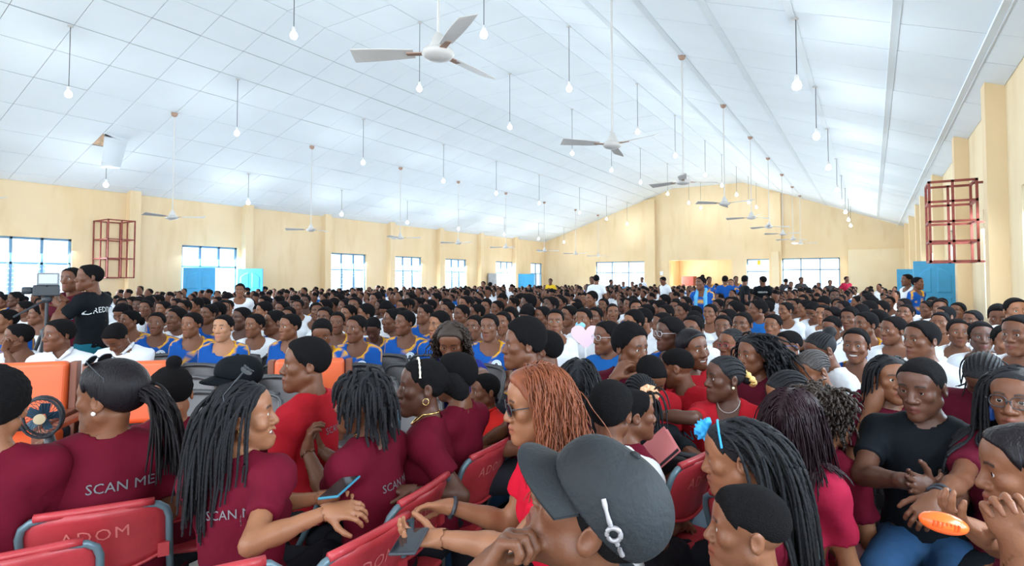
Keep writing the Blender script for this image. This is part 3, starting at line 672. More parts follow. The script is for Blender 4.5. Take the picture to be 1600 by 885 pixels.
    def trousers(f, vox=.020, adapt=.4):
        s = f.s; pr = grow(f.legs(), .020 * s); pr = [p for i, p in enumerate(pr) if i % 3 != 2] + [ell(f.P + V3(0, .0, .0), V3(.168, .128, .115) * s * V3(f.wide, 1, 1), k=.04)]
        lo, hi = bounds(pr); lo, hi = lo - 3 * vox, hi + 3 * vox; D, ax = field(pr, lo, hi, vox); D = np.maximum(D, .085 - ax[2][None, None, :]); D = np.maximum(D, ax[2][None, None, :] - (f.P[2] + .06 * s) - np.maximum(-(ax[1][None, :, None] + .05), 0) * 2); return surf(D, lo, vox, adapt)

def tubes(lines, r, n=5, taper=.6, knot=0., kf=2.2):
    """polylines (S, N, 3) -> tube mesh"""
    L = np.asarray(lines); S, N, _ = L.shape; t = np.gradient(L, axis=1); t /= np.linalg.norm(t, axis=2, keepdims=True) + 1e-9
    ref = np.where(np.abs(t[..., 2:3]) > .9, V3(1, 0, 0), V3(0, 0, 1)); a = np.cross(t, ref); a /= np.linalg.norm(a, axis=2, keepdims=True) + 1e-9; b = np.cross(t, a)
    rr = np.broadcast_to(np.asarray(r, float).reshape(-1, 1), (S, N)) * np.interp(np.arange(N) / (N - 1), [0, .75, 1], [1, .9, taper])[None]
    if knot: rr = rr * (1 + knot * np.sin(np.arange(N) * kf)[None])
    an = np.arange(n) * 2 * np.pi / n
    P = L[:, :, None] + rr[..., None, None] * (np.cos(an)[None, None, :, None] * a[:, :, None] + np.sin(an)[None, None, :, None] * b[:, :, None])
    base = (np.arange(S) * N * n)[:, None, None] + (np.arange(N - 1) * n)[None, :, None]; k = np.arange(n)[None, None]; k2 = (np.arange(n) + 1)[None, None] % n
    Q = np.stack([base + k, base + k2, base + n + k2, base + n + k], -1).reshape(-1, 4)
    return P.reshape(-1, 3), np.zeros((0, 3), int), Q
def flow(f, roots, dirs, length, steps=16, grav=.25, clear=.012, wave=0., wf=9., jitter=.0, seed=0, tie=None, flat=None, face=None):
    """let strands leave the scalp and fall over head, neck and shoulders (person-local)"""
    r = np.random.default_rng(seed); P = f.hp(roots); D = (f.H @ np.asarray(dirs, float).T).T; D /= np.linalg.norm(D, axis=1, keepdims=True) + 1e-9; n = len(P)
    ln = np.broadcast_to(np.asarray(length, float), (n,)); st = (ln / (steps - 1))[:, None] * f.s; out = [P.copy()]
    obs = xf([ell((0, .012, .032), (.075, .096, .085), k=.01), ell((0, -.03, -.045), (.056, .055, .07), k=.03)], f.H, f.hc, f.s * f.hs) + f.neck() + grow(f.torso(), .012) + [cap(a, e, .062 * f.s, .05 * f.s, .03) for a, e, *_ in f.arms.values()]
    down = V3(0, 0, -1); T = None if tie is None else f.hp(V3(*tie)); passed = np.zeros(n, bool)
    ph = r.uniform(0, 6.3, n); jd = r.normal(size=(n, 3)) * jitter
    for i in range(1, steps):
        if T is not None:
            to = T - P; dist = np.linalg.norm(to, axis=1); passed |= dist < .022; g = np.where(passed[:, None], down * grav + D * (1 - grav), to / (dist[:, None] + 1e-6))
            D = np.where(passed[:, None], g, g)
        else: D = D * (1 - grav) + down * grav
        D = D + jd * .1; D /= np.linalg.norm(D, axis=1, keepdims=True) + 1e-9; P = P + D * st
        for _ in range(2):
            d = pts_field(obs, P) - clear; N = np.zeros_like(P)
            for a in range(3): e = np.zeros(3); e[a] = .004; N[:, a] = pts_field(obs, P + e) - pts_field(obs, P - e)
            N /= np.linalg.norm(N, axis=1, keepdims=True) + 1e-9; P = P + N * np.maximum(-d, 0)[:, None]
        w = 0
        if wave: w = wave * (i / steps) ** .5 * np.stack([np.sin(ph + i * wf), np.cos(ph * 1.7 + i * wf * .9), 0 * ph], 1)
        D2 = P - out[-1] if not wave else None; out.append(P.copy() if not wave else P + w)
        if D2 is not None: D = .5 * D + .5 * D2 / (np.linalg.norm(D2, axis=1, keepdims=True) + 1e-9)
    O = np.stack(out, 1)
    if face is not None:     # leave the face free
        Lc = ((O - f.hc) @ f.H) / (f.s * f.hs); bad = ((Lc[..., 1] < face) & (Lc[..., 2] < .045) & (Lc[..., 2] > -.16)).any(1); O = O[~bad]
    return O
def scalp(n, seed, line=HL_FEM, t=.004, ymin=-.12, xlim=None):
    r = np.random.default_rng(seed); o = []
    while len(o) < n:
        v = unit(r.normal(size=3)); p = V3(0, .012, .032) + v * V3(.073 + t, .094 + t, .083 + t)
        if p[2] > np.interp(p[1], *line) + .004 and p[1] > ymin: o.append(p)
    return np.array(o)
# ---------------------------------------------------------------- hair styles (each returns part name, mesh, material)
def H_short(t=.008, line=HL_SHORT, top=0., mat_=None, rough=.0015, vox=.0042, back=0., extra=()):
    return lambda f: [('hair', hair_shell(t, line, top, vox, rough, extra, back), mat_ or M_HAIR, True)]
def sk(p): """direction straight out of the skull"""; v = (np.asarray(p) - V3(0, .012, .032)) / V3(.073, .094, .083) ** 2; return v / np.linalg.norm(v, axis=1, keepdims=True)
def H_braids(n=110, length=.42, r=.0052, tie=None, seed=3, part=0., grav=.22, mat_=None, back=.5, jitter=.25, knot=.16, base=True, outl=.25, line=HL_FEM, steps=18, clear=.010, face=-.048):
    def fn(f):
        R = scalp(n, seed, line); D = sk(R) * outl + V3(0, back, .1) + np.sign(R[:, :1] - part) * V3(.55, 0, 0) * (np.abs(R[:, :1]) < .05)
        L = flow(f, R, D, np.random.default_rng(seed).uniform(.85, 1.05, n) * length, steps=steps, grav=grav, jitter=jitter, seed=seed, tie=tie, clear=clear, face=face)
        o = [('hair', hair_shell(.005, line, vox=.0046, rough=.0012), mat_ or M_BRAID, True)] if base else []
        up = 3; L2 = L
        if knot:
            m = steps * 2; tt = np.linspace(0, steps - 1, m); i0 = np.clip(tt.astype(int), 0, steps - 2); w = (tt - i0)[None, :, None]; L2 = L[:, i0] * (1 - w) + L[:, i0 + 1] * w
        return o + [('braids', tubes(L2, r * f.s, 4 if LOD[0] > 1.6 else 5, .55, knot, 2.6), mat_ or M_BRAID, False)]
    return fn
def H_cornrow(n=13, tie=(0, .115, .01), tail=.0, r=.0062, mat_=None, extra=()):
    def fn(f):
        lines = []
        for i in range(n):
            a = -1.25 + 2.5 * i / (n - 1); p0 = V3(math.sin(a) * .066, -.068 + .055 * abs(math.sin(a)) ** 1.5, .062 + .02 * math.cos(a) - .045 * abs(math.sin(a)) ** 2); p1 = V3(*tie); L = []
            for j in range(30):
                t = j / 29; p = p0 * (1 - t) + p1 * t; p = p + V3(math.sin(a) * .05 * math.sin(math.pi * t), 0, .07 * math.cos(a) * math.sin(math.pi * t)); v = (p - V3(0, .012, .032)); q = v / V3(.073, .094, .083); nq = np.linalg.norm(q)
                L.append(V3(0, .012, .032) + v / nq * (1.045 if t < .93 else 1.06)); 
            lines.append(f.hp(np.array(L)))
        o = [('hair', hair_shell(.003, HL_FEM, vox=.0045, rough=.0005, extra=extra), mat_ or M_BRAID, True), ('cornrows', tubes(np.array(lines), r * f.s, 6, .7, .14, 1.9), mat_ or M_BRAID, False)]
        if tail:
            m = 34; r_ = np.random.default_rng(5); R = V3(*tie) + r_.normal(size=(m, 3)) * .012; L = flow(f, R, r_.normal(size=(m, 3)) * .5 + V3(0, .8, .3), r_.uniform(.8, 1.1, m) * tail, 14, .3, jitter=.3); o.append(('ponytail', tubes(L, .0045 * f.s, 5, .5, .1), mat_ or M_BRAID, False))
        return o
    return fn
def H_pony(tail=.34, tie=(0, .122, .02), n=110):
    def fn(f):
        r_ = np.random.default_rng(9); R = V3(*tie) + r_.normal(size=(n, 3)) * V3(.012, .008, .012); D = V3(0, 1, .15) + r_.normal(size=(n, 3)) * .22
        L = flow(f, R, D, r_.uniform(.75, 1.05, n) * tail, 16, .24, jitter=.12, seed=2, clear=.02)
        tie_ = MBring(f, tie)
        return [('hair', hair_shell(.013, HL_FEM, .008, .0045, .0, back=.012), M_HAIR2, True), ('ponytail', tubes(L, .0055 * f.s, 5, .4), M_HAIR2, False), ('hair_tie', tie_, M_DARK, False)]
    return fn
def MBring(f, c, r=.02, w=.007, axis=(0, 1, 0)):
    a = np.arange(17) / 16 * 2 * np.pi; ax = unit(axis); u = unit(np.cross(ax, V3(1, .01, .02))); v = np.cross(ax, u)
    P = V3(*c) + np.cos(a)[:, None] * u * r + np.sin(a)[:, None] * v * r; return tubes(f.hp(P)[None], w * f.s, 6, 1)
def H_fall(n, length, r, mat_, wave=.006, wf=1.1, seed=4, shell=.010, back=.25, out=.8, grav=.20, steps=18, line=HL_FEM, top=.0, part=.0, clear=.014, n_side=3, taper=.4, name='hair_lengths', face=-.045):
    def fn(f):
        r_ = np.random.default_rng(seed); R = scalp(n, seed, line, shell * .7); D = sk(R) * out + V3(0, back, -.2) + np.sign(R[:, :1] - part) * V3(.6, 0, 0) * (np.abs(R[:, :1]) < .06)
        L = flow(f, R, D, r_.uniform(.7, 1.06, n) * length, steps, grav, wave=0, jitter=.5, seed=seed, clear=clear, face=face)
        if wave:
            ph = r_.uniform(0, 6.3, (len(L), 1)); k = np.arange(steps)[None] * wf + ph; amp = wave * np.minimum(np.arange(steps) / 4, 1)[None]
            L = L + np.stack([np.sin(k) * amp, np.cos(k * 1.07) * amp, .4 * np.sin(k * .9) * amp], -1)
        return [('hair', hair_shell(shell, line, top, .0045, .001), mat_, True), (name, tubes(L, r * f.s, n_side, taper), mat_, False)]
    return fn
def H_locs(n=120, length=.17, seed=6):
    def fn(f):
        r_ = np.random.default_rng(seed); R = scalp(n, seed, HL_SHORT, .012); D = sk(R) * .7 + r_.normal(size=(n, 3)) * .25 + V3(0, .0, .05)
        L = flow(f, R, D, r_.uniform(.7, 1.15, n) * length, 12, .40, jitter=.35, seed=seed, clear=.016)
        m = 24; tt = np.linspace(0, 11, m); i0 = np.clip(tt.astype(int), 0, 10); w = (tt - i0)[None, :, None]; L = L[:, i0] * (1 - w) + L[:, i0 + 1] * w
        return [('hair', hair_shell(.012, HL_SHORT, .0, .0045, .002), M_BRAID, True), ('locs', tubes(L, .0072 * f.s, 5, .6, .13, 1.9), M_BRAID, False)]
    return fn
def H_cap(mat_, hairmat=M_HAIR, brim=True, tilt=0., size=1., emblem=None):
    def fn(f):
        o = [('hair', hair_shell(.006, HL_SHORT, vox=.005), hairmat, True)]
        pr = [ell((0, .014, .040), (.088 * size, .109 * size, .092 * size), k=.01), ell((0, -.034, .058), (.074, .066, .072), k=.02)]; lo, hi = bounds(pr); D, ax = field(pr, lo - .02, hi + .02, .0045); X, Y, Z = np.meshgrid(*ax, indexing='ij')
        D = np.maximum(D, (.042 - .36 * (Y + .06)) - Z); D = D + .0012 * noise3(np.stack([X, Y, Z], -1), 45, 8); o.append(('cap_crown', surf(D, lo - .02, .0045), mat_, True))
        if brim:
            n, m = 17, 8; g = []
            for j in range(m):
                for i in range(n):
                    a = (i / (n - 1) - .5) * 2; t = j / (m - 1); th = a * 1.15; ex = .088 * t * (1 - .55 * a * a)
                    x = math.sin(th) * (.085 * size + ex * .55); y = .014 - math.cos(th) * (.106 * size) - ex * (1 - .25 * a * a); g.append((x, y + .012, .045 + .012 - .035 * t * .6 - .03 * a * a))
            g = np.array(g); P = np.concatenate([g, g - V3(0, 0, .005)]); Q = []
            for j in range(m - 1):
                for i in range(n - 1): q = j * n + i; Q += [(q, q + n, q + n + 1, q + 1), (q + n * m, q + 1 + n * m, q + n + 1 + n * m, q + n + n * m)]
            for i in range(n - 1): q = (m - 1) * n + i; Q.append((q, q + n * m, q + 1 + n * m, q + 1))
            o.append(('cap_brim', (P, np.zeros((0, 3), int), np.array(Q)), mat_, True))
        o.append(('cap_button', surf(*[field([ell((0, .014, .04 + .093 * size), (.010, .010, .005))], V3(-.02, 0, .1), V3(.02, .04, .17), .003)[0]] + [V3(-.02, 0, .1), .003]), mat_, True))
        return o
    return fn

# ---- a whole person
_eye = None
def eye_mesh():
    global _eye
    if _eye is None:
        mb = MB(); n = 14; prof = [(0.0, -1.0)]; rings = 9; v = []; f = []; mi = []
        for j in range(1, rings): a = math.pi * j / rings if j > 1 else math.radians(29); v += [(math.sin(a) * math.cos(2 * math.pi * k / n), -math.cos(a), math.sin(a) * math.sin(2 * math.pi * k / n)) for k in range(n)]
        v += [(0, -1, 0), (0, 1, 0)]; L = len(v)
        for k in range(n): f.append((L - 2, k, (k + 1) % n)); mi.append(1)
        for j in range(rings - 2):
            for k in range(n): f.append((j * n + k, (j + 1) * n + k, (j + 1) * n + (k + 1) % n, j * n + (k + 1) % n)); mi.append(0)
        for k in range(n): f.append((L - 1, (rings - 2) * n + (k + 1) % n, (rings - 2) * n + k)); mi.append(0)
        mb.v, mb.f, mb.m = v, f, mi; _eye = mb.mesh('eye', [M_EYEW, M_IRIS], True)
    return _eye
PEOPLE = {}
def person(key, u, v, d, tf, label, hf=None, hp=0, hr=0, lean=4, side=0, s=.94, fem=0., stand=False, shirt=('crew', C_MAR), sleeve=.62, skin=0, hair=None, arms=None, pants=C_DKT, smile=0, closed=0, wide=1., gaze=0, group=None, hvox=None, vox=None, band=False, zp=None, hw=1., loose=0., chair=None, hs=1.06, shirt_name='shirt', neckf=0., seat=True):
    hf = tf if hf is None else hf; hw_ = world_at(u, v, d); kw = dict(s=s, lean=lean, side=side, hyaw=hf - tf, hpitch=hp, hroll=hr, fem=fem, stand=stand, wide=wide, hs=hs, neckf=neckf)
    f0 = Fig(zp=0., **kw); z = hw_[2] - f0.hc[2]; f = Fig(zp=z, **kw); a = facing(u, tf); R = rz(a); loc = hw_ - R @ V3(f.hc[0], f.hc[1], 0); loc[2] = 0
    if not (.28 * s < z < .68) and not stand: print('seat height', key, round(z, 2))
    if stand and not (.7 < z < 1.05): print('standing hip', key, round(z, 2))
    f.R, f.loc = R, loc; f.w2l = lambda p: R.T @ (np.asarray(p) - loc); f.l2w = lambda p: R @ np.asarray(p) + loc
    f.dirl = lambda r, up, to: R.T @ (r * V3(CY, SY, 0) + up * V3(0, 0, 1) + to * V3(SY, -CY, 0))      # right / up / towards the lens
    for sd in (1, -1):
        q = (arms or {}).get('L' if sd > 0 else 'R')
        if q is None: f.hang(sd) if stand else f.lap(sd)
        elif q == 'lap': f.lap(sd)
        elif q == 'hang': f.hang(sd)
        else:
            t = f.w2l(world_at(*q['at'])); po = f.w2l(world_at(*q['el'])) if 'el' in q else None
            f.arm(sd, t, po, f.dirl(*q['dir']) if 'dir' in q else None, f.dirl(*q['palm']) if 'palm' in q else None, q.get('curl', .4))
    LOD[0] = d; hvox = min(max(.0018 * d, .0040), .011); vox = min(max(.006 * d, .013), .03)
    P, T, Q, A = f.body(head_prims(fem, smile, closed, hw), vox, hvox, d < 9, min(max(.0022 * d, .0048), .009) if d < 6.5 else None)
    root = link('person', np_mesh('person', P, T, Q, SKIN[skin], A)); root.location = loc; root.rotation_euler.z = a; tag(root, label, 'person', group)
    f.root = root
    if closed < .95 and d < 9:
        for sd in (-1, 1):
            e = link('eye', eye_mesh(), root); e.location = f.hp((sd * .031, -.0700, .0050)); e.scale = (.0140 * s * hs,) * 3; e.rotation_euler = Matrix((f.H @ rot(0, 0, gaze)).tolist()).to_euler()
    if smile > .5:
        x = np.linspace(-1, 1, 9); Pt = np.concatenate([np.stack([x * .0285, -.0895 + .0115 * x * x, np.full(9, -.0575) + .001 * x * x], 1), np.stack([x * .026, -.0880 + .0115 * x * x, np.full(9, -.0680) + .004 * x * x], 1)])
        link('teeth', np_mesh('teeth', f.hp(Pt), np.zeros((0, 3), int), np.array([(i, i + 1, i + 10, i + 9) for i in range(8)]), M_TEETH), root)
    SP_, ST, SQ, SA = f.shirt(vox=min(max(.0042 * d, .010), .026), adapt=.04 if d < 2.8 else .1, neck=shirt[0], sleeve=sleeve, band=band, seed=int(abs(u)) % 17, loose=loose); f.shirt_o = link(shirt_name, np_mesh(shirt_name, SP_, ST, SQ, shirt[1], SA), root)
    P, T, Q = f.trousers(); link('trousers', np_mesh('trousers', P, T, Q, pants), root)
    crown = None
    for nm, (P, T, Q), m, local in (hair(f) if hair else []):
        o = link(nm, np_mesh(nm, f.hp(P) if local else P, T, Q, m), root)
    PEOPLE[key] = f
    if chair: folding_chair(chair, loc, a, .440)
    return f
def child(f, name, m, geo, parent=None, smooth=True):
    P, T, Q = geo; return link(name, np_mesh(name, P, T, Q, m, None, smooth), parent or f.root)
def sdf_mesh(pr, vox, adapt=0.):
    lo, hi = bounds(pr); lo, hi = lo - 3 * vox, hi + 3 * vox; return surf(field(pr, lo, hi, vox)[0], lo, vox, adapt)
def earrings(f, kind='stud', m=None, sides=(1, -1)):
    for sd in sides:
        c = V3(sd * .079, .006, -.036)
        if kind == 'hoop': child(f, 'earring', m or M_GOLD, MBring(f, c - V3(0, 0, .012), .013, .0018, (1, .2, 0)))
        elif kind == 'drop':
            P, T, Q = sdf_mesh([ell(c - V3(0, 0, .012), (.004, .006, .012)), ell(c - V3(0, 0, .035), (.003, .013, .014)), cap(c, c - V3(0, 0, .04), .0015)], .0022); child(f, 'earring', m or M_GOLD, (f.hp(P), T, Q))
        else: P, T, Q = sdf_mesh([ell(c, (.0055, .0075, .0075))], .002); child(f, 'earring', m or M_GOLD, (f.hp(P), T, Q))
def necklace(f, r=.062, m=None, w=.0028):
    a = np.linspace(0, 2 * np.pi, 33); c = V3(0, -.002, .565); P = np.stack([c[0] + np.cos(a) * r, c[1] + np.sin(a) * (r + .006), c[2] - .055 * np.clip(-np.sin(a), 0, 1) + .0 * a], 1); L = (f.T @ (P * f.s).T).T + f.P
    nk = f.neck() + grow(f.torso(), .0); d = pts_field(nk, L); child(f, 'necklace', m or M_GOLD, tubes(L[None], w, 6, 1))
def specs(f, m, lens=None, at=(0, 0, 0), pitch=0, big=1., dark=False):
    """spectacles: frame, two lenses, temples; at/pitch lift them on to the hair"""
    Rp = rot(pitch, 0, 0); o = V3(*at); lines = []
    for sd in (-1, 1):
        a = np.linspace(0, 2 * np.pi, 21); r = V3(.024, .019) * big
        P = np.stack([sd * .031 + r[0] * np.sign(np.cos(a)) * np.abs(np.cos(a)) ** .8, np.full(21, -.099) + .006 * (np.abs(sd * .031 + r[0] * np.cos(a)) / .05) ** 2, .004 + r[1] * np.sign(np.sin(a)) * np.abs(np.sin(a)) ** .8], 1); lines.append(P)
        tm = np.linspace(0, 1, 21); lines.append(np.stack([sd * (.055 * big + .024 * tm ** .5), -.094 + .112 * tm, .010 - .0 * tm - .02 * np.clip(tm - .85, 0, 1) * 6], 1))
    a = np.linspace(-1, 1, 21); lines.append(np.stack([a * .009, -.101 + 0 * a, .009 - .004 * a * a], 1))
    L = f.hp(((np.array(lines).reshape(-1, 3) @ Rp.T) + o)).reshape(len(lines), 21, 3); g = child(f, 'glasses', m, tubes(L, .0019, 6, 1))
    for i in (0, 2): P = L[i]; c = P.mean(0); child(f, 'lens', lens or M_GLASS, (np.concatenate([P[:20], c[None]]), np.array([(k, (k + 1) % 20, 20) for k in range(20)]), np.zeros((0, 4), int)), g)
    return g
def print_on_shirt(f, text, size, at, m, back=True, name='print', bend=0., tilt=0., sh=.0025, spacing=1.):
    """lettering laid on the cloth: text set at torso coordinates (x, z), pushed on to the shirt's surface"""
    cu = bpy.data.curves.new(name, 'FONT'); cu.body = text; cu.size = size; cu.align_x = 'CENTER'; cu.align_y = 'CENTER'; cu.resolution_u = 2; cu.space_character = spacing
    to = bpy.data.objects.new('lettering', cu); COL.objects.link(to); dg = bpy.context.evaluated_depsgraph_get(); me = bpy.data.meshes.new_from_object(to.evaluated_get(dg)); bpy.data.objects.remove(to); 
    bm = bmesh.new(); bm.from_mesh(me); bmesh.ops.triangulate(bm, faces=bm.faces); bmesh.ops.subdivide_edges(bm, edges=[e for e in bm.edges if e.calc_length() > size * .22], cuts=2); bmesh.ops.triangulate(bm, faces=bm.faces); bm.to_mesh(me); bm.free()
    P = np.empty(len(me.vertices) * 3); me.vertices.foreach_get('co', P); P = P.reshape(-1, 3); c, s_ = math.cos(tilt), math.sin(tilt); x, z = P[:, 0] * c - P[:, 1] * s_, P[:, 0] * s_ + P[:, 1] * c; z = z - bend * x * x
    sg = 1 if back else -1; Q = np.stack([-sg * x * -1 * (-1) if False else (-x if back else x) + at[0], np.full(len(x), sg * .24), z + at[1]], 1)
    W = (f.T @ (Q * f.s).T).T + f.P; dirv = f.T @ V3(0, -sg, 0)
    for _ in range(24): W = W + np.clip(pts_field(f.sp, W) - sh - .0045, -.02, .03)[:, None] * dirv
    me.vertices.foreach_set('co', W.astype(np.float32).ravel()); me.materials.clear(); me.materials.append(m); me.name = name; me.update(); return link(name, me, f.shirt_o)
def badge(f, at=(.065, .355), r=.047):
    def disc(r0, m, nm, off, shape=None):
        n = 20; a = np.arange(n) * 2 * np.pi / n; pts = [(0, 0)] + [(r0 * k * math.cos(t), r0 * k * math.sin(t)) for k in (.5, 1) for t in a] if shape is None else [(0, 0)] + [(.5 * x, .5 * y) for x, y in shape] + list(shape)
        n = n if shape is None else len(shape); pts = np.array(pts); Q = np.stack([pts[:, 0] + at[0], np.full(len(pts), -.24), pts[:, 1] + at[1]], 1); W = (f.T @ (Q * f.s).T).T + f.P; dv = f.T @ V3(0, 1, 0)
        for _ in range(24): W = W + np.clip(pts_field(f.sp, W) - off, -.02, .03)[:, None] * dv
        T = [(0, 1 + k, 1 + (k + 1) % n) for k in range(n)]; Qd = [(1 + k, 1 + n + k, 1 + n + (k + 1) % n, 1 + (k + 1) % n) for k in range(n)]; return child(f, nm, m, (W, np.array(T), np.array(Qd)), f.shirt_o if nm == 'badge' else bd)
    bd = None; bd = disc(r, mat('badge_white', (.78, .84, .90), .5), 'badge', .006); disc(r * .82, mat('badge_blue', (.12, .38, .66), .5), 'badge_ring', .0072); disc(r * .72, mat('badge_white', (.78, .84, .90), .5), 'badge_field', .0084)
    hd = [(r * .30 * math.cos(t) + .0, r * .36 * math.sin(t) + r * .14) for t in np.linspace(0, 2 * np.pi, 16, endpoint=False)]; disc(0, mat('badge_dark', (.05, .06, .10), .5), 'badge_figure', .0096, hd)
    sh_ = [(r * .46 * math.cos(t), -r * .22 + r * .22 * math.sin(t)) for t in np.linspace(0, math.pi, 9)] + [(-r * .46, -r * .45), (r * .46, -r * .45)]; disc(0, mat('badge_dark', (.05, .06, .10), .5), 'badge_figure', .0096, sh_)

# ---- chairs
M_RCH = mat('red_chair_enamel', (.42, .035, .045), .38, var=.12, vscale=8, bump=.1); M_TUBE = mat('grey_blue_tube', (.13, .20, .24), .4, .3); M_GCH = mat('grey_chair_enamel', (.085, .08, .085), .4, var=.1, vscale=6); M_GTUBE = mat('dark_grey_tube', (.06, .06, .065), .35, .3); M_LET = mat('faded_red_lettering', (.62, .16, .15), .6)
CHPROTO = {}
def build_chair(kind):
    pm, tm = {'red': (M_RCH, M_TUBE), 'grey': (M_GCH, M_GTUBE), 'black': (M_DARK, M_DARK)}[kind]; t = empty('folding_chair')
    def arc(x, y0, z0, x1, y1, z1): return [(x, y0, z0), (x1, y1, z1)]
    top = [(-.215, -.20, .0), (-.215, .14, .62), (-.215, .178, .735), (-.205, .188, .768), (-.18, .195, .788), (-.14, .200, .797), (-.05, .212, .805), (.05, .212, .805), (.14, .200, .797), (.18, .195, .788), (.205, .188, .768), (.215, .178, .735), (.215, .14, .62), (.215, -.20, .0)]
    MB().tube(top, .0125, 10).build('front_frame', tm, t, True)
    MB().tube([(-.19, .26, 0), (-.19, -.08, .42), (-.19, -.13, .435), (.19, -.13, .435), (.19, -.08, .42), (.19, .26, 0)], .0115, 8).build('rear_leg_frame', tm, t, True)
    MB().tube([(-.19, .20, .075), (.19, .20, .075)], .009, 6).build('stretcher', tm, t); MB().tube([(-.213, -.13, .12), (.213, -.13, .12)], .009, 6).build('stretcher', tm, t)
    # back panel: sheet bent round the tube, bowed to the rear
    n, m = 18, 9; g = []
    for j in range(m):
        w = j / (m - 1)
        for i in range(n):
            a = i / (n - 1) * 2 - 1; hw = .205 if w < .75 else .205 - .05 * ((w - .75) / .25) ** 2.2
            z = .60 + .198 * w - .028 * (1 - w) * (1 - a * a) * 1.6 + .006 * (1 - a * a) * w; x = a * hw; y = .135 + (z - .60) * .31 + .042 * (1 - a * a); g.append((x, y, z))
    P = [tuple(p) for p in g] + [(x, y - .004, z) for x, y, z in g]; N = n * m; F = []
    for j in range(m - 1):
        for i in range(n - 1): q = j * n + i; F += [(q, q + 1, q + n + 1, q + n), (q + N, q + n + N, q + n + 1 + N, q + 1 + N)]
    for i in range(n - 1): F += [(i, i + N, i + 1 + N, i + 1), ((m - 1) * n + i, (m - 1) * n + i + 1, (m - 1) * n + i + 1 + N, (m - 1) * n + i + N)]
    for j in range(m - 1): F += [(j * n, (j + 1) * n, (j + 1) * n + N, j * n + N), (j * n + n - 1, j * n + n - 1 + N, (j + 1) * n + n - 1 + N, (j + 1) * n + n - 1)]
    bp = MB().add(P, F).build('back_panel', pm, t, True)
    rim = [(a * .205, .135 + .042 * (1 - a * a) + .004 + (-.028 * (1 - a * a) * 1.6) * .31, .60 - .028 * (1 - a * a) * 1.6) for a in np.linspace(-1, 1, 15)]; MB().tube(rim, .007, 6).build('rolled_edge', pm, bp, True)
    for sd in (-1, 1): MB().box((sd * .198 - .018, .128, .585), (sd * .198 + .018, .165, .635)).build('bracket', pm, bp)
    rail = [(a * .17, .204 + .014 * (1 - a * a), .803 + .004 * (1 - a * a)) for a in np.linspace(-1, 1, 9)]; MB().tube(rail, .0145, 8).build('top_rail', pm if kind == 'red' else tm, t, True)
    st = bevel(MB().box((-.195, -.20, .425), (.195, .17, .448)).build('seat', pm, t), .012, 3)
    if kind == 'red':
        cu = bpy.data.curves.new('lettering', 'FONT'); cu.body = 'ADOM'; cu.size = .062; cu.align_x = cu.align_y = 'CENTER'; cu.space_character = 1.15; cu.resolution_u = 2; to = bpy.data.objects.new('lettering', cu); COL.objects.link(to)
        me = bpy.data.meshes.new_from_object(to.evaluated_get(bpy.context.evaluated_depsgraph_get())); bpy.data.objects.remove(to); bm = bmesh.new(); bm.from_mesh(me); bmesh.ops.triangulate(bm, faces=bm.faces)
        for v in bm.verts: x, z = -v.co.x, v.co.y + .715; v.co = (x, .135 + (z - .60) * .31 + .042 * (1 - (x / .2) ** 2) + .0025, z)
        bm.to_mesh(me); bm.free(); me.materials.append(M_LET); link('lettering', me, bp)
    return t
CHAIR_N = {}
def folding_chair(kind, loc, a, seat=.43, label=None, group=None):
    k = kind if isinstance(kind, str) else kind[0]; lab = label if isinstance(kind, str) else kind[1]
    if k not in CHPROTO: o = CHPROTO[k] = build_chair(k)
    else: o = dup_tree(CHPROTO[k])
    o.location = (loc[0], loc[1], 0); o.rotation_euler.z = a; o.scale = (1, 1, max(min(seat / .437, 1.12), .72)); tag(o, lab, 'chair', group or {'red': 'red folding chairs', 'grey': 'empty grey folding chairs', 'black': 'black folding chairs'}[k]); return o
# ---------------------------------------------------------------- foreground people
M_PRINT = mat('grey_print', (.16, .16, .18), .7); M_WPRINT = mat('white_print', (.75, .78, .8), .7); M_BPRINT = mat('blue_print', (.05, .36, .52), .6); M_OPRINT = mat('orange_print', (.75, .33, .06), .6)
RC = lambda w: ('red', w)
person('fan_neighbour', -10, 640, 1.95, 172, 'person with short black hair and maroon shirt at left edge of photo, seen from behind', hf=168, skin=2, hair=H_short(.020, HL_SHORT, .008, rough=.004), lean=2, s=.95, hs=1.14)
f = person('ponytail', 172, 622, 2.15, 172, 'woman in maroon shirt with long straight black ponytail, sunglasses on head, holding handheld fan', hf=-128, fem=.8, skin=1, wide=1.15, s=1.0, hs=1.12, hair=H_pony(.36), lean=3, arms={'L': {'at': (50, 728, 2.36), 'el': (75, 830, 2.45), 'dir': (.15, .95, -.1), 'palm': (.8, 0, -.5), 'curl': .8}}, chair=RC('red folding chair in left foreground under the woman with the straight ponytail'))
specs(f, M_DARK, mat('dark_lens', (.01, .01, .012), .1), (0, .03, .070), -35); earrings(f, 'stud', M_WHITE); necklace(f, .062, M_WHITE, .0015); print_on_shirt(f, 'SCAN ME', .05, (-.055, .37), M_PRINT)
f = person('bun', 266, 618, 2.62, 165, 'person with hair in small bun and maroon shirt, hand raised to ear', hf=-160, hp=18, skin=2, fem=.4, s=.98, hs=1.12, lean=8, hair=H_short(.008, HL_FEM, extra=[ell((0, .075, .125), (.03, .03, .028), k=.02)], rough=.003), arms={'L': {'at': (246, 650, 2.42), 'el': (292, 735, 2.36), 'dir': (-.4, .8, 0), 'palm': (.6, 0, -.5), 'curl': .6}}, chair=RC('red folding chair behind the maroon shirt of the person with the bun'))
necklace(f, .058, M_GOLD, .0014)
f = person('black_cap', 372, 597, 2.8, -105, 'person in black baseball cap behind the laughing woman with braids', hf=-95, hp=8, skin=2, hair=H_cap(C_BLK), lean=4)
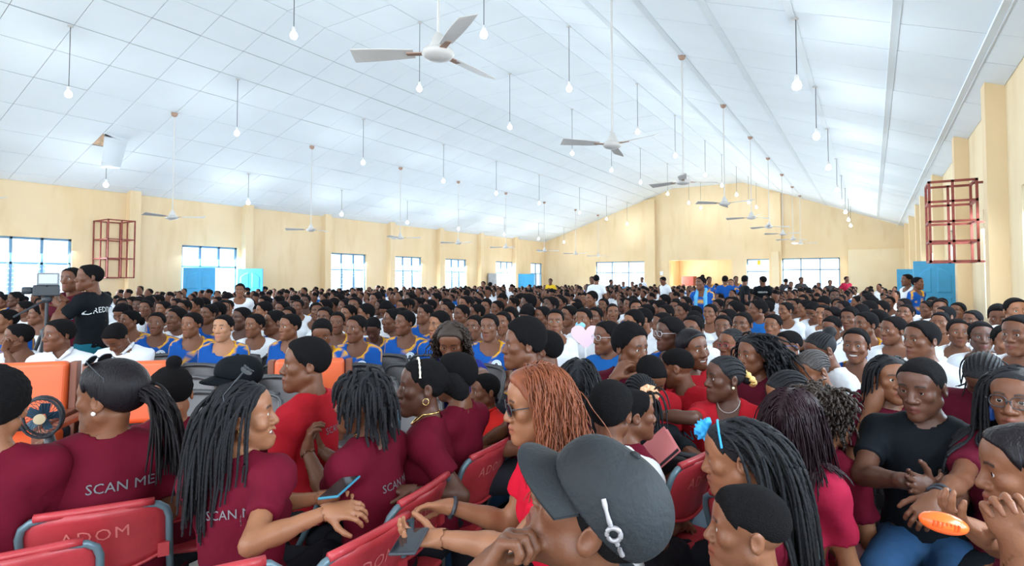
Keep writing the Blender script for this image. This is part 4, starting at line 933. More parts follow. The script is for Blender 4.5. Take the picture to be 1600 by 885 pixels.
f = person('laugher', 382, 650, 2.0, 148, 'laughing woman with long black braids turning right, maroon shirt, arm over a red chair', hf=82, hp=-2, skin=2, fem=.9, smile=1, gaze=8, lean=4, side=6, hair=H_braids(140, .40, .0062, back=.9, part=.01, grav=.3, outl=.2, jitter=.12), arms={'R': {'at': (512, 800, 1.82), 'el': (400, 850, 1.72), 'dir': (.9, .12, .1), 'palm': (.1, -.8, -.5), 'curl': .45}, 'L': {'at': (505, 778, 2.12), 'el': (450, 830, 2.3), 'dir': (.8, .2, -.1), 'palm': (.3, -.5, .6), 'curl': .5}})
earrings(f, 'stud', M_GOLD); specs(f, M_DARK, mat('dark_lens', (.01, .01, .012), .1), (0, .045, .085), -50); print_on_shirt(f, 'SCAN ME', .045, (-.04, .36), M_PRINT)
f = person('red_boy', 478, 570, 2.6, -122, 'young man in red shirt in left profile before an orange armchair', hf=-88, skin=0, shirt=('crew', C_RED), hair=H_short(.011, HL_SHORT, .006), lean=2, chair=RC('red folding chair under the young man in red shirt'))
print_on_shirt(f, 'SCAN ME', .045, (-.04, .37), M_PRINT)
f = person('locs', 566, 630, 2.28, -128, 'person with chin length black locs and maroon shirt, hands clasped up front', hf=-108, skin=0, lean=8, hair=H_locs(130, .135), arms={'L': {'at': (480, 706, 2.4), 'el': (505, 815, 2.35), 'dir': (.1, .95, 0), 'palm': (.5, .2, -.2), 'curl': .55}, 'R': {'at': (498, 702, 2.52), 'el': (545, 790, 2.6), 'dir': (-.2, .9, 0), 'palm': (-.5, 0, .3), 'curl': .7}}, chair=RC('red folding chair gripped by the hand of the woman with the headband'))
earrings(f, 'stud', M_GOLD); print_on_shirt(f, 'SCAN ME', .045, (-.02, .34), M_PRINT); necklace(f, .062)
f = person('headband', 660, 605, 2.55, -98, 'woman with pearl headband, low puff and gold hoop earring, maroon shirt', hf=-84, skin=3, fem=.9, lean=3, hs=1.12, hair=H_short(.007, HL_FEM, extra=[ell((0, .13, .005), (.05, .045, .05), k=.02), ell((.02, .16, -.02), (.04, .04, .045), k=.02)], rough=.004), arms={'L': {'at': (645, 768, 2.25), 'el': (705, 800, 2.3), 'dir': (-.9, .1, 0), 'palm': (-.2, -.8, 0), 'curl': .35}})
earrings(f, 'hoop'); necklace(f, .064, M_GOLD, .004); a = np.linspace(-1.35, 1.35, 41); child(f, 'headband', mat('pearl_white', (.80, .70, .58), .35), tubes(f.hp(np.stack([np.sin(a) * .083, -.018 + 0 * a, .030 + np.cos(a) * .094], 1))[None], .0045, 6, 1, .25, 1.6))
print_on_shirt(f, 'INC', .07, (.03, .30), M_BPRINT, False)
f = person('hidden_maroon', 712, 590, 2.78, -125, 'person in maroon shirt mostly hidden behind the woman with the pearl headband', hf=-120, skin=0, lean=-2, hair=H_short(.012, HL_SHORT), chair=RC('red folding chair on the left of the small boy in the scarlet polo'))
f = person('polo_boy', 757, 612, 3.25, -48, 'small boy in scarlet polo shirt looking left', hf=-66, skin=5, s=.80, hs=1.08, shirt=('polo', C_POLO), hair=H_short(.006, HL_SHORT), pants=C_JEAN, lean=0)
cl = xf([cap((-.055, -.062, .545), (-.012, -.088, .505), .014, .010, .01), cap((.055, -.062, .545), (.012, -.088, .505), .014, .010, .01), cap((-.055, -.062, .545), (-.06, .03, .565), .014, .012, .01), cap((.055, -.062, .545), (.06, .03, .565), .014, .012, .01)], f.T, f.P, f.s); child(f, 'collar', C_POLO, sdf_mesh(cl, .004))
f = person('tall_hair_boy', 817, 540, 2.95, -78, 'young man with tall trimmed black hair in left profile, maroon shirt', hf=-78, skin=0, shirt=('crew', C_MAR2), hair=H_short(.014, HL_SHORT, .028, rough=.002, back=.012), lean=4)
person('behind_tall', 852, 548, 3.35, -105, 'person with close cropped hair just behind the young man with tall hair', hf=-112, skin=0, shirt=('crew', C_MAR2), hair=H_short(.009, HL_SHORT), lean=4)
f = person('auburn', 838, 632, 1.85, -72, 'woman with long wavy auburn hair, dark glasses and bright red top, holding phone', hf=-78, hp=8, skin=2, fem=1., wide=1.12, shirt=('scoop', C_BRED), lean=14, hair=H_fall(1300, .36, .0025, M_AUB, .008, .9, shell=.016, back=.5, out=.3, grav=.40, top=.0, clear=.022, steps=15, face=-.04), pants=C_BLK, arms={'L': {'at': (688, 842, 1.62), 'el': (812, 850, 1.55), 'dir': (-.9, .05, .1), 'palm': (0, .9, .1), 'curl': .45}, 'R': {'at': (702, 792, 1.95), 'el': (800, 820, 2.0), 'dir': (-.9, .05, .1), 'palm': (-.1, -.7, .4), 'curl': .3}})
specs(f, M_DARK, mat('dark_lens', (.01, .01, .012), .1)); w = f.arms[-1][2]; dr = unit(f.arms[-1][2] - f.arms[-1][1]); a = np.linspace(0, 2 * np.pi, 25); uu = unit(np.cross(dr, V3(0, 0, 1))); vv = np.cross(dr, uu); child(f, 'wristband', M_DARK, tubes((w - dr * .012 + np.cos(a)[:, None] * uu * .031 + np.sin(a)[:, None] * vv * .031)[None], .008, 8, 1))
f = person('front_cap', 928, 806, .98, -108, 'man in faded black cap close to the camera, seen from behind at bottom centre', hf=-104, hp=-27, skin=0, hair=H_cap(mat('washed_black_denim', (.007, .010, .014), .75, var=.4, vscale=10, bump=.3, bscale=90), size=1.0), shirt=('crew', C_BLK), lean=4, arms={'L': {'at': (750, 905, .95), 'el': (700, 1080, .9), 'dir': (.5, .75, 0), 'palm': (.5, -.4, .2), 'curl': .85}})
def on_cap(y, z, e=.004): return (.089 * math.sqrt(max(1 - ((y - .014) / .109) ** 2 - ((z - .04) / .092) ** 2, 0)) + e, y, z)
M_SIL = mat('dull_silver', (.34, .32, .34), .45, .5)
child(f, 'key_emblem', M_SIL, tubes(f.hp(np.array([on_cap(.004 + .030 * t, .074 - .030 * t) for t in np.linspace(0, 1, 6)]))[None], .0042, 6, 1, .2, 2.))
child(f, 'key_emblem', M_SIL, tubes(f.hp(np.array([on_cap(.042 + .0105 * math.cos(a), .036 + .0105 * math.sin(a)) for a in np.linspace(0, 6.283, 19)]))[None], .0042, 6, 1))
child(f, 'key_emblem', M_SIL, tubes(f.hp(np.array([on_cap(.050 + .018 * t, .028 - .020 * t) for t in np.linspace(0, 1, 5)]))[None], .0042, 6, 1))
person('child_back', 955, 645, 2.15, 150, 'child with short rounded black hair seen from behind, right of the auburn hair', hf=160, skin=0, s=.88, hs=1.08, hair=H_short(.012, HL_SHORT, .006), shirt=('polo', C_WHT), lean=4)
person('child_face', 990, 648, 2.5, 120, 'child in maroon turned to the right beside the pink folder', hf=112, skin=5, s=.88, hs=1.05, hair=H_short(.007, HL_SHORT), lean=6)
f = person('scrunchie_orange', 1000, 622, 2.85, -150, 'girl with braids and peach scrunchie in black T-shirt', hf=-160, skin=0, fem=.6, hair=H_cornrow(13, (0, .11, .045), .20), shirt=('crew', C_BLK), lean=6, arms={'R': {'at': (1028, 762, 2.6), 'el': (1075, 720, 2.65), 'dir': (-.9, 0, .2), 'palm': (0, -.3, -.8), 'curl': .6}})
def scrunchie(f, at, r, m, axis=(0, .6, .5)):
    a = np.linspace(0, 2 * np.pi, 49); ax = unit(axis); uu = unit(np.cross(ax, V3(1, .02, .01))); vv = np.cross(ax, uu); w = 1 + .18 * np.sin(a * 8)
    child(f, 'scrunchie', m, tubes(f.hp(V3(*at) + (np.cos(a) * w)[:, None] * uu * r + (np.sin(a) * w)[:, None] * vv * r)[None], .016, 8, 1, .28, 1.1))
scrunchie(f, (0, .125, .045), .030, mat('peach_scrunchie', (.85, .45, .26), .8, var=.3, vscale=60))
f = person('gesturer', 985, 545, 3.5, 12, 'young man in maroon looking right with one hand raised before his chest', hf=48, hp=4, skin=0, gaze=10, s=1.02, hs=1.1, shirt=('crew', C_MAR2), hair=H_short(.016, HL_SHORT, .02, rough=.003), lean=8, arms={'R': {'at': (960, 592, 3.2), 'el': (925, 622, 3.35), 'dir': (.5, .8, 0), 'palm': (.5, -.4, -.3), 'curl': .5}})
f = person('head_down', 1016, 590, 3.2, 20, 'person bowing the head with hair toward the camera, red shirt', hf=22, hp=42, skin=0, shirt=('crew', C_RED), hair=H_short(.009, HL_SHORT), closed=1, lean=12)
f = person('leaning', 1058, 575, 3.5, -45, 'young man in red shirt leaning left to whisper', hf=-105, hp=10, skin=5, shirt=('crew', C_RED), hair=H_short(.006, HL_FADE), side=-16, lean=8)
print_on_shirt(f, 'INC', .085, (.06, .27), M_BPRINT, False)
f = person('smiler', 1082, 546, 3.9, 25, 'smiling young woman with sleek black hair looking to the right', hf=42, hr=-8, skin=0, fem=.8, smile=1, gaze=20, s=1.02, hs=1.1, shirt=('crew', C_RED), hair=H_short(.012, HL_FEM, .004, M_HAIR2, 0), lean=4)
f = person('scrunchie_yellow', 1132, 592, 3.0, -8, 'young woman with cream yellow scrunchie and stud earring, red shirt, arm stretched left', hf=-62, skin=3, fem=.8, gaze=-6, shirt=('v', C_RED), hair=H_cornrow(11, (0, .11, .01), .0, extra=[ell((0, .125, .0), (.035, .03, .035), k=.01)]), pants=C_LJEAN, lean=4, arms={'R': {'at': (1010, 648, 2.95), 'el': (1070, 652, 2.9), 'dir': (-1, 0, 0), 'palm': (0, -.9, 0), 'curl': .3}})
earrings(f, 'stud', mat('cream_button', (.8, .72, .5), .4)); scrunchie(f, (0, .135, .0), .036, mat('cream_yellow_scrunchie', (.90, .62, .22), .8, var=.25, vscale=70)); necklace(f, .06, M_WHITE, .0012)
f = person('red_glasses', 1143, 540, 4.1, -28, 'girl with cornrows and red framed glasses, blue shirt', hf=-42, skin=1, fem=.7, shirt=('crew', C_BLU2), hair=H_cornrow(15, (0, .11, -.02), .22), lean=3)
specs(f, mat('red_glasses', (.45, .05, .05), .3))
f = person('curly_wig', 1178, 556, 3.45, -30, 'woman with long curly black hair over the shoulder, maroon shirt', hf=-50, skin=0, fem=.9, shirt=('crew', C_MAR2), hair=H_fall(240, .36, .0075, M_BRAID, .014, 1.5, 12, .012, .55, .8, .2, n_side=5), lean=3)
print_on_shirt(f, 'INC', .085, (.03, .29), M_BPRINT, False)
f = person('blue_glasses', 1232, 541, 4.3, -40, 'person with very short hair and blue rimmed glasses looking left', hf=-52, skin=0, shirt=('crew', C_WHT), hair=H_short(.005, HL_FADE), lean=3)
specs(f, mat('blue_glasses', (.04, .20, .50), .3))
person('braid_bun', 1283, 548, 3.72, -60, 'girl with braided bun looking down and left', hf=-62, hp=22, skin=0, fem=.7, shirt=('crew', C_WHT), hair=H_cornrow(15, (0, .10, .06), .0, extra=[ell((0, .10, .09), (.042, .042, .038), k=.01)]), lean=8)
person('grey_cornrow', 1270, 580, 3.3, -40, 'young person with dusty greyish cornrows in maroon shirt', hf=-52, hp=24, skin=1, shirt=('crew', C_MAR2), hair=H_cornrow(15, (0, .10, -.02), .0, mat_=M_GREYB), lean=6, arms={'L': {'at': (1345, 672, 2.95), 'el': (1345, 625, 3.1), 'dir': (.3, -.8, .1), 'palm': (-.5, -.3, -.5), 'curl': .4}})
person('top_braids', 1232, 618, 2.85, -70, 'girl with thick black braids, bowed head above the plum bob', hf=-75, hp=25, skin=2, fem=.7, hair=H_cornrow(12, (0, .11, -.01), .12, r=.008), lean=8)
f = person('bob', 1240, 662, 2.15, 150, 'woman with thick plum black bob seen from behind, pink red shirt', hf=158, skin=2, fem=.9, shirt=('crew', C_PINK), hair=H_fall(900, .27, .0033, M_BOB, .002, .4, 14, .020, .10, .35, .42, steps=14, top=.0, clear=.024, taper=.7), lean=6, chair=RC('red folding chair at lower right under the woman with the plum bob'))
person('curly_back', 1292, 655, 2.5, 140, 'person with loose brown black curls behind the plum bob, maroon shirt', hf=130, skin=2, fem=.8, hair=H_fall(380, .13, .0055, M_CURLB, .010, 2.0, 15, .018, .1, 1., .16, steps=12, n_side=5), lean=6, chair=RC('red folding chair at right beside the pale legged black chair'))
f = person('flower', 1150, 715, 1.85, -92, 'girl with very long black braids and bright blue flower hairclip', hf=-88, hp=10, skin=2, fem=.8, s=.95, lean=12, hair=H_braids(150, .62, .0062, back=1.1, part=0, grav=.26, seed=21, steps=22, outl=.2, jitter=.1), shirt=('crew', C_MAR), pants=C_JEAN)
fl = []
for i in range(26):
    r_ = np.random.default_rng(i); dv = unit(r_.normal(size=3) + V3(-.4, -.7, .4)); c = V3(-.040, -.075, .082); fl += [cap(c, c + dv * .028, .004, .009, .004), cap(c + dv * .028, c + dv * .045, .009, .002, .004)]
P, T, Q = sdf_mesh(fl, .0035); child(f, 'flower_clip', mat('bright_blue_petals', (.03, .36, .78), .6), (f.hp(P), T, Q)); a = np.linspace(-1.3, 1.3, 31); child(f, 'hairband', MATS['bright_blue_petals'], tubes(f.hp(np.stack([np.sin(a) * .082, -.035 + 0 * a, .028 + np.cos(a) * .093], 1))[None], .004, 6, 1))
person('fade_boy', 1168, 828, 1.38, -80, 'small boy with a low fade haircut in left profile at the bottom edge', hf=-84, skin=1, s=.80, hs=1.12, hair=H_short(.006, HL_FADE), shirt=('crew', C_BLK), lean=4)
f = person('black_tee', 1440, 606, 2.3, -6, 'boy in black T-shirt and jeans sitting with hands in his lap, eyes lowered', hf=-22, hp=10, skin=3, closed=.75, hw=1.05, wide=1.1, shirt=('crew', C_BLK), pants=C_JEAN, hair=H_short(.006, HL_SHORT), lean=2, arms={'R': {'at': (1412, 752, 2.05), 'el': (1352, 745, 2.25), 'dir': (.9, -.1, .2), 'palm': (.1, .5, -.6), 'curl': .35}, 'L': {'at': (1462, 765, 2.0), 'el': (1520, 745, 2.2), 'dir': (-.9, .25, .1), 'palm': (-.1, .3, .8), 'curl': .25}}, chair=('black', 'black metal folding chair under the boy in the black T-shirt'))
f = person('short_braids', 1392, 592, 2.95, 8, 'girl with chin length braids peeking left of the black T-shirt boy', hf=24, skin=1, fem=.7, gaze=12, hair=H_braids(90, .24, .006, back=.35, seed=31, grav=.3, outl=.3), shirt=('crew', C_MAR2), lean=4, chair=('black', 'black metal folding chair left of the boy in the black T-shirt'))
f = person('white_tee', 1440, 532, 3.45, -22, 'tall young person in white T-shirt with small printed picture behind the black T-shirt boy', hf=-46, skin=0, shirt=('crew', C_WHT), hair=H_short(.009, HL_SHORT), lean=2, wide=1.05)
PR = MB()
for (nm, m, x, z, r) in (('printed_picture', mat('print_green', (.15, .50, .16), .7), .075, .33, .032), ('printed_picture', mat('print_red', (.65, .10, .08), .7), .07, .27, .030)):
    n = 14; pts = np.array([(0, 0)] + [(r * math.cos(t), r * .9 * math.sin(t)) for t in np.arange(n) * 2 * np.pi / n]); Wp = (f.T @ (np.stack([pts[:, 0] + x, np.full(n + 1, -.24), pts[:, 1] + z], 1)).T).T + f.P
    for _ in range(24): Wp = Wp + np.clip(pts_field(f.sp, Wp) - .006, -.02, .03)[:, None] * (f.T @ V3(0, 1, 0))
    child(f, nm, m, (Wp, np.array([(0, 1 + k, 1 + (k + 1) % n) for k in range(n)]), np.zeros((0, 4), int)), f.shirt_o)
person('bowed_cornrow', 1538, 590, 2.75, -5, 'young person with cornrows bowing forward, dark maroon shirt', hf=-8, hp=48, skin=3, closed=1, shirt=('crew', C_MAR2), hair=H_cornrow(17, (0, .10, -.04), .25), lean=10)
f = person('long_braid_glasses', 1590, 626, 2.05, -12, 'woman with round glasses and very long black braids, dark maroon shirt, bracelets', hf=-14, skin=0, fem=.9, shirt=('crew', C_MAR2), pants=C_BLK, hair=H_braids(130, .62, .0058, back=.1, seed=41, part=.02, grav=.42, steps=22, outl=.12), lean=4, arms={'R': {'at': (1432, 822, 1.72), 'el': (1520, 800, 1.9), 'dir': (-.7, -.5, .2), 'palm': (.2, -.6, -.5), 'curl': .5}})
specs(f, M_DARK, big=1.1); earrings(f, 'drop', mat('blue_bead', (.03, .12, .5), .3), (-1,)); print_on_shirt(f, 'INC', .10, (0, .24), M_BPRINT, False); print_on_shirt(f, 'INC', .07, (.0, .15), M_OPRINT, False)
w = f.arms[-1][2]; dr = unit(f.arms[-1][2] - f.arms[-1][1]); a = np.linspace(0, 2 * np.pi, 25); uu = unit(np.cross(dr, V3(0, 0, 1))); vv = np.cross(dr, uu)
for q in (.012, .045): child(f, 'bracelet', M_DARK, tubes((w - dr * q + np.cos(a)[:, None] * uu * .033 + np.sin(a)[:, None] * vv * .033)[None], .0055, 8, 1, .2, 1.5))
f = person('right_edge', 1604, 738, 1.45, -62, 'woman at the right edge holding an orange oval case, hand at her mouth', hf=-70, hp=8, skin=1, fem=.8, shirt=('crew', C_MAR2), hair=H_short(.010, HL_FEM, .0, M_HAIR2), lean=10, arms={'R': {'at': (1518, 838, 1.18), 'el': (1570, 930, 1.25), 'dir': (-.8, .5, .1), 'palm': (.3, .8, .1), 'curl': .35}, 'L': {'at': (1585, 845, 1.16), 'el': (1610, 960, 1.2), 'dir': (-.35, .9, 0), 'palm': (-.4, .1, .8), 'curl': .7}})
f = person('violet_curls', 705, 535, 3.6, -12, 'woman with shoulder length curls in violet blue T-shirt, looking down', hf=-10, hp=26, skin=0, fem=.7, closed=.8, shirt=('crew', C_PURP), pants=C_LJEAN, hair=H_fall(420, .21, .0055, M_CURLB, .008, 1.9, 51, .014, .25, .5, .34, steps=13, n_side=4), lean=8, arms={'L': {'at': (722, 590, 3.2), 'el': (770, 585, 3.4), 'dir': (-1, -.1, 0), 'palm': (0, -.8, .2), 'curl': .3}})
b0, b1 = f.tp(-.12, -.115, .44), f.tp(.12, -.12, .10); child(f, 'bag_strap', C_BLK, tubes(np.array([[b0 * (1 - t) + b1 * t + f.T @ V3(0, -.02 * math.sin(t * 3.1), 0) for t in np.linspace(0, 1, 12)]]), .012, 6, 1))
person('hanging_braids', 905, 600, 2.72, 178, 'person with thin black braids seen from behind, right of the auburn hair', hf=178, skin=0, fem=.6, hair=H_braids(120, .26, .0042, back=.6, seed=61, grav=.25, outl=.2), lean=2)
f = person('clear_glasses', 948, 528, 4.1, -30, 'person in blue shirt with clear rimmed glasses looking left', hf=-55, skin=0, fem=.5, shirt=('crew', C_BLU2), hair=H_short(.011, HL_FEM), lean=3)
specs(f, mat('pale_glasses', (.6, .62, .66), .3, .3))
f = person('gold_glasses', 1046, 522, 4.1, -40, 'woman in blue uniform with thin rimmed glasses and earring looking left', hf=-60, skin=3, fem=.7, shirt=('scoop', C_BLU), band=True, hair=H_short(.014, HL_FEM), lean=3)
specs(f, mat('pale_glasses', (.6, .62, .66), .3, .3)); earrings(f, 'hoop')
# front rows of students, near enough to be built one by one
BL = dict(fem=.7, lean=3)
def student(key, u, v, hf, label, kind='B', tf=-15, hp=0, skin=0, d=None, s=.93, bd=False, hair=None, closed=0, **kw):
    d = d or (1.6 - 1.17) * F_PX / (v - 437.5); q = dict(BL); q.update(kw); sh = {'B': ('scoop', C_BLU), 'W': ('square', C_WHT), 'S': ('polo', C_WHT), 'U': ('crew', C_BLU2)}[kind]
    f = person(key, u, v, d, tf, label, hf=hf, hp=hp, skin=skin, s=s, shirt=sh, band=kind == 'B', hair=hair or H_short(.009, HL_FEM, vox=.005), closed=closed, shirt_name='blouse' if kind in 'BW' else 'shirt', group='students in the front rows', **q)
    if bd: badge(f)
    if kind == 'S': cl = xf([cap((-.06, -.06, .55), (-.012, -.085, .50), .015, .010, .01), cap((.06, -.06, .55), (.012, -.085, .50), .015, .010, .01), cap((-.06, -.06, .55), (-.06, .035, .57), .015, .012, .01), cap((.06, -.06, .55), (.06, .035, .57), .015, .012, .01)], f.T, f.P, f.s); child(f, 'collar', C_WHT, sdf_mesh(cl, .006))
    return f
student('s1', 300, 508, -42, 'girl in blue and yellow blouse, leftmost above the grey chairs, chin lifted left', skin=1)
student('s2', 349, 513, -30, 'light skinned girl with cropped hair in blue and yellow blouse', skin=4)
student('s3', 398, 509, -48, 'girl in white square necked blouse above the black cap', 'W', skin=1, d=5.7)
student('s4', 453, 511, -55, 'girl in blue and yellow blouse just behind the red shirted young man', skin=1)
student('s5', 503, 522, -5, 'girl in blue blouse with eyes lowered, left of the first round badge', hp=22, closed=.8, skin=0)
student('s6', 527, 505, -12, 'girl in blue blouse facing the camera behind the first round badge', skin=0, d=6.0)
student('s7', 557, 514, -42, 'girl in blue blouse with round white badge, left of two badge wearers', bd=True, skin=0)
student('s8', 583, 514, -15, 'student in blue blouse looking down between the two badge wearers', hp=35, closed=1, skin=3, d=5.9)
student('s9', 633, 505, -55, 'girl in blue blouse with large round badge in left three quarter view', bd=True, skin=0, s=.97)
student('s10', 664, 491, -62, 'taller girl in blue blouse behind the large badge, looking left', skin=5, d=6.8)
student('s11', 765, 512, -20, 'girl in blue blouse with round badge beside the young man with tall hair', bd=True, skin=5, d=4.9, tf=-5)
student('s12', 182, 528, -40, 'young man in white collared shirt with bowed head', 'S', hp=48, closed=1, skin=0, fem=0, d=4.7, hair=H_short(.010, HL_SHORT, vox=.005))
student('s13', 92, 524, -62, 'young man in white collared shirt looking left below the video tripod', 'S', skin=0, fem=0, d=4.6, s=1.0, hair=H_short(.011, HL_SHORT, vox=.005))
student('s14', 28, 528, -85, 'girl in white blouse resting chin on hand at left', 'W', skin=0, d=4.8, arms={'L': {'at': (8, 545, 4.6), 'dir': (.4, .8, 0), 'palm': (.6, 0, .2), 'curl': .7}})
student('s15', 10, 502, -70, 'student in white and blue at left edge above the girl with chin on hand', 'B', skin=1, d=5.8)
student('s16', 245, 506, -20, 'girl in blue blouse with grey crest badge behind the bowed young man', skin=0, d=5.9, bd=True)
student('s17', 203, 502, -62, 'girl in blue and white blouse with short ponytail, right of the cameraman', skin=1, d=6.3, hair=H_short(.010, HL_FEM, extra=[ell((0, .13, -.01), (.03, .035, .05), k=.02)], vox=.005))
student('s18', 868, 503, -6, 'girl in white blouse facing straight to the camera left of the blue face mask', 'W', skin=1, d=5.2, tf=2)
f = student('s19', 912, 500, -28, 'student with blue face mask holding a pale pink heart shaped fan', 'W', skin=1, d=5.6)
mk = [ell((0, -.070, -.050), (.052, .042, .040), k=.01)]; P, T, Q = sdf_mesh(mk, .005); child(f, 'face_mask', mat('mask_blue', (.30, .66, .85), .8), (f.hp(P), T, Q))
f = student('s20', 1338, 540, -14, 'girl in blue and yellow blouse with portrait badge, mouth open, right side', skin=0, d=4.15, s=1., bd=True, tf=-8, smile=.6)
student('s21', 1396, 517, -50, 'girl in white square blouse with nose lifted to the left, right side', 'W', skin=0, d=4.7)
student('s22', 1497, 520, 12, 'student in white blouse with narrow face right of the white T-shirt', 'W', skin=0, d=4.85)
student('s23', 1572, 535, 18, 'student in white blouse with parted lips at right, above the glasses wearer', 'W', skin=1, d=3.9, smile=.6, fem=.4)
student('s24', 1533, 527, 10, 'student with dark round face behind the cornrowed head', 'W', skin=3, d=4.25)
f = student('s25', 1520, 502, -35, 'student wearing a black face mask at right', 'W', skin=0, d=6.2)
P, T, Q = sdf_mesh(mk, .005); child(f, 'face_mask', C_BLK, (f.hp(P), T, Q))
student('s26', 1470, 505, -20, 'student in white blouse with long neck behind the white T-shirt', 'W', skin=1, d=6.0)
student('s27', 1208, 510, -25, 'boyish student in white shirt above the blue rimmed glasses', 'S', skin=1, d=5.6, fem=0)
student('s28', 1300, 513, -30, 'student in white shirt just behind the braided bun', 'S', skin=0, d=5.6, fem=0, hp=12)
student('s29', 1560, 495, 0, 'student with a squarish dark hairline in the white row near the right wall', 'S', skin=0, d=5.3, fem=0, hp=18)
student('s30', 1587, 487, 22, 'student with light brown face beside the right wall', 'W', skin=2, d=4.9)
student('s31', 1594, 524, -30, 'student cut off by the right edge of the picture', 'W', skin=0, d=3.3)
student('s32', 1085, 505, 20, 'girl in white blouse and glasses bending over, left of the scarf wearer', 'W', skin=3, d=5.6, hp=40, closed=1)
student('s33', 1035, 508, -60, 'student with shaved head in white behind the thin rimmed glasses', 'S', skin=0, d=5.4, fem=0)
student('s34', 1130, 512, -10, 'student peering out behind the red framed glasses', 'W', skin=0, d=5.3)
student('s35', 786, 505, -25, 'student in white blouse behind the badge wearer beside the tall hair', 'W', skin=1, d=5.8)
student('s36', 742, 512, -30, 'student half hidden behind the shoulder length curls', 'W', skin=0, d=5.5)
# ---------------------------------------------------------------- people standing
ST = dict(stand=True, lean=0)
f = person('cameraman', 140, 434, 5.45, -122, 'cameraman in black T-shirt and teal jeans standing with arms raised to a video camera', hf=-82, skin=0, stand=True, lean=2, s=1.0, shirt=('crew', C_BLK), pants=C_TEAL, hair=H_short(.007, HL_SHORT), arms={'L': {'at': (101, 470, 5.25), 'el': (128, 560, 5.1), 'dir': (-.8, .55, 0), 'palm': (.2, .2, -.9), 'curl': .5}, 'R': {'at': (80, 480, 5.75), 'el': (95, 530, 5.9), 'dir': (-.6, .7, 0), 'palm': (.2, .2, .9), 'curl': .6}})
print_on_shirt(f, 'CREDITO', .075, (.02, .37), M_WPRINT, True, bend=.9); print_on_shirt(f, 'CHURCH', .024, (.03, .31), M_WPRINT, True) if False else None
f = person('helper', 112, 437, 5.9, -28, 'man in maroon shirt standing behind the cameraman and looking into the lens', hf=-38, skin=0, stand=True, s=1.0, lean=2, shirt=('crew', C_MAR2), hair=H_short(.007, HL_SHORT), arms={'R': {'at': (70, 488, 5.7), 'el': (80, 540, 5.9), 'dir': (-.3, .9, 0), 'palm': (.6, 0, 0), 'curl': .6}})
print_on_shirt(f, 'INC', .08, (.0, .30), M_BPRINT, False)
def stander(u, v, d, hf, label, top=('crew', C_WHT), skin=0, tf=None, hp=0, **kw):
    q = dict(ST); q.update(kw); return person('st%d' % u, u, v, d, hf if tf is None else tf, label, hf=hf, hp=hp, skin=skin, shirt=top, hair=q.pop('hair', H_short(.009, HL_FEM, vox=.006)), **q)
stander(375, 454, 9.6, -8, 'smiling woman in white blouse standing at the open blue double door', ('square', C_WHT), 1, fem=.7, hp=6)
stander(755, 445, 20, -25, 'woman with blue and white scarf standing by the far door on the left wall', ('crew', C_SKY), 1, fem=.7, tf=0)
stander(766, 446, 21.5, 160, 'person turned away beside the blue and white scarf wearer', ('crew', C_WHT))
stander(860, 440, 23, -20, 'man in yellow shirt standing in the far left corner', ('crew', C_YEL), 0)
stander(932, 437, 14.5, 178, 'man in white shirt standing in the crowd with his back turned', ('polo', C_WHT), 1)
stander(925, 438, 18, -30, 'dark figure standing left of the white shirted man with his back turned', ('crew', C_GRY))
for u, v, d, hf, c, l in ((955, 441, 27, 60, C_GRY, 'grey figure at the wide end window, leftmost pane'), (974, 444, 28, 0, C_SKY, 'pale blue shirted figure at the wide end window, middle pane'), (988, 444, 27.5, -20, C_GRY, 'grey figure at the wide end window, right pane'), (1001, 447, 26, 10, C_GRY, 'shorter figure at the right edge of the wide end window'), (1003, 437, 28, -30, C_WHT, 'tall white shirted figure at the right edge of the wide end window')): stander(u, v, d, hf, l, ('crew', c))
stander(1036, 439, 17, -55, 'man in white shirt bending his head before the notice on the end wall', ('polo', C_WHT), 0, hp=22)
f = stander(1095, 443, 10.2, -42, 'woman in blue uniform with sky blue stole standing in the aisle', ('scoop', C_BLU), 0, tf=-10, fem=.8, band=True, hair=H_short(.012, HL_FEM, vox=.006, extra=[ell((0, .05, .13), (.035, .035, .03), k=.02)]))
stl = [cap(f.tp(s_ * .07, .03, .56), f.tp(s_ * .085, -.115, .42), .03, .032, .02) for s_ in (-1, 1)] + [cap(f.tp(s_ * .085, -.118, .42), f.tp(s_ * .09, -.135, .02), .034, .034, .02) for s_ in (-1, 1)] + [cap(f.tp(-.07, .04, .565), f.tp(.07, .04, .565), .03, .03, .02)]
child(f, 'stole', C_SKY, sdf_mesh(stl, .012, .05))
stander(1108, 438, 19, 30, 'student in blue uniform standing at the left end of the wall recess', ('scoop', C_BLU), 0, band=True)
stander(1133, 438, 15, 175, 'student in blue and yellow standing with back turned, left of a pair', ('scoop', C_BLU), 0, band=True)
stander(1142, 443, 15.6, -5, 'student in blue and yellow facing the camera, right of a pair', ('scoop', C_BLU), 2, band=True)
stander(1150, 437, 20, 20, 'student in blue standing behind the pair in blue and yellow', ('scoop', C_BLU), 0, band=True)
stander(1164, 438, 14, 165, 'man in black shirt standing in the aisle right of the blue pair', ('crew', C_BLK), 0, tf=110)
f = stander(1192, 439, 14.5, -140, 'man in black shirt with pale back print standing before the end door', ('crew', C_BLK), 0, tf=170); print_on_shirt(f, 'CREDITO', .06, (0, .37), M_WPRINT, True)
for u, v, d, hf, c, l in ((1228, 440, 23, 170, C_GRY, 'dark figure at the left edge of the right end window'), (1236, 445, 22, 10, C_WHT, 'white shirted figure at the left edge of the right end window'), (1252, 438, 22, 30, C_GRY, 'tall dark figure in the middle of the right end window'), (1279, 446, 25, -20, C_WHT, 'pale figure in the third pane of the right end window'), (1297, 442, 25, 20, C_GRY, 'grey figure at the right side of the right end window'), (1323, 437, 22, 40, C_PINK, 'woman in pink red top standing left of the boxed bay')): stander(u, v, d, hf, l, ('crew', c))
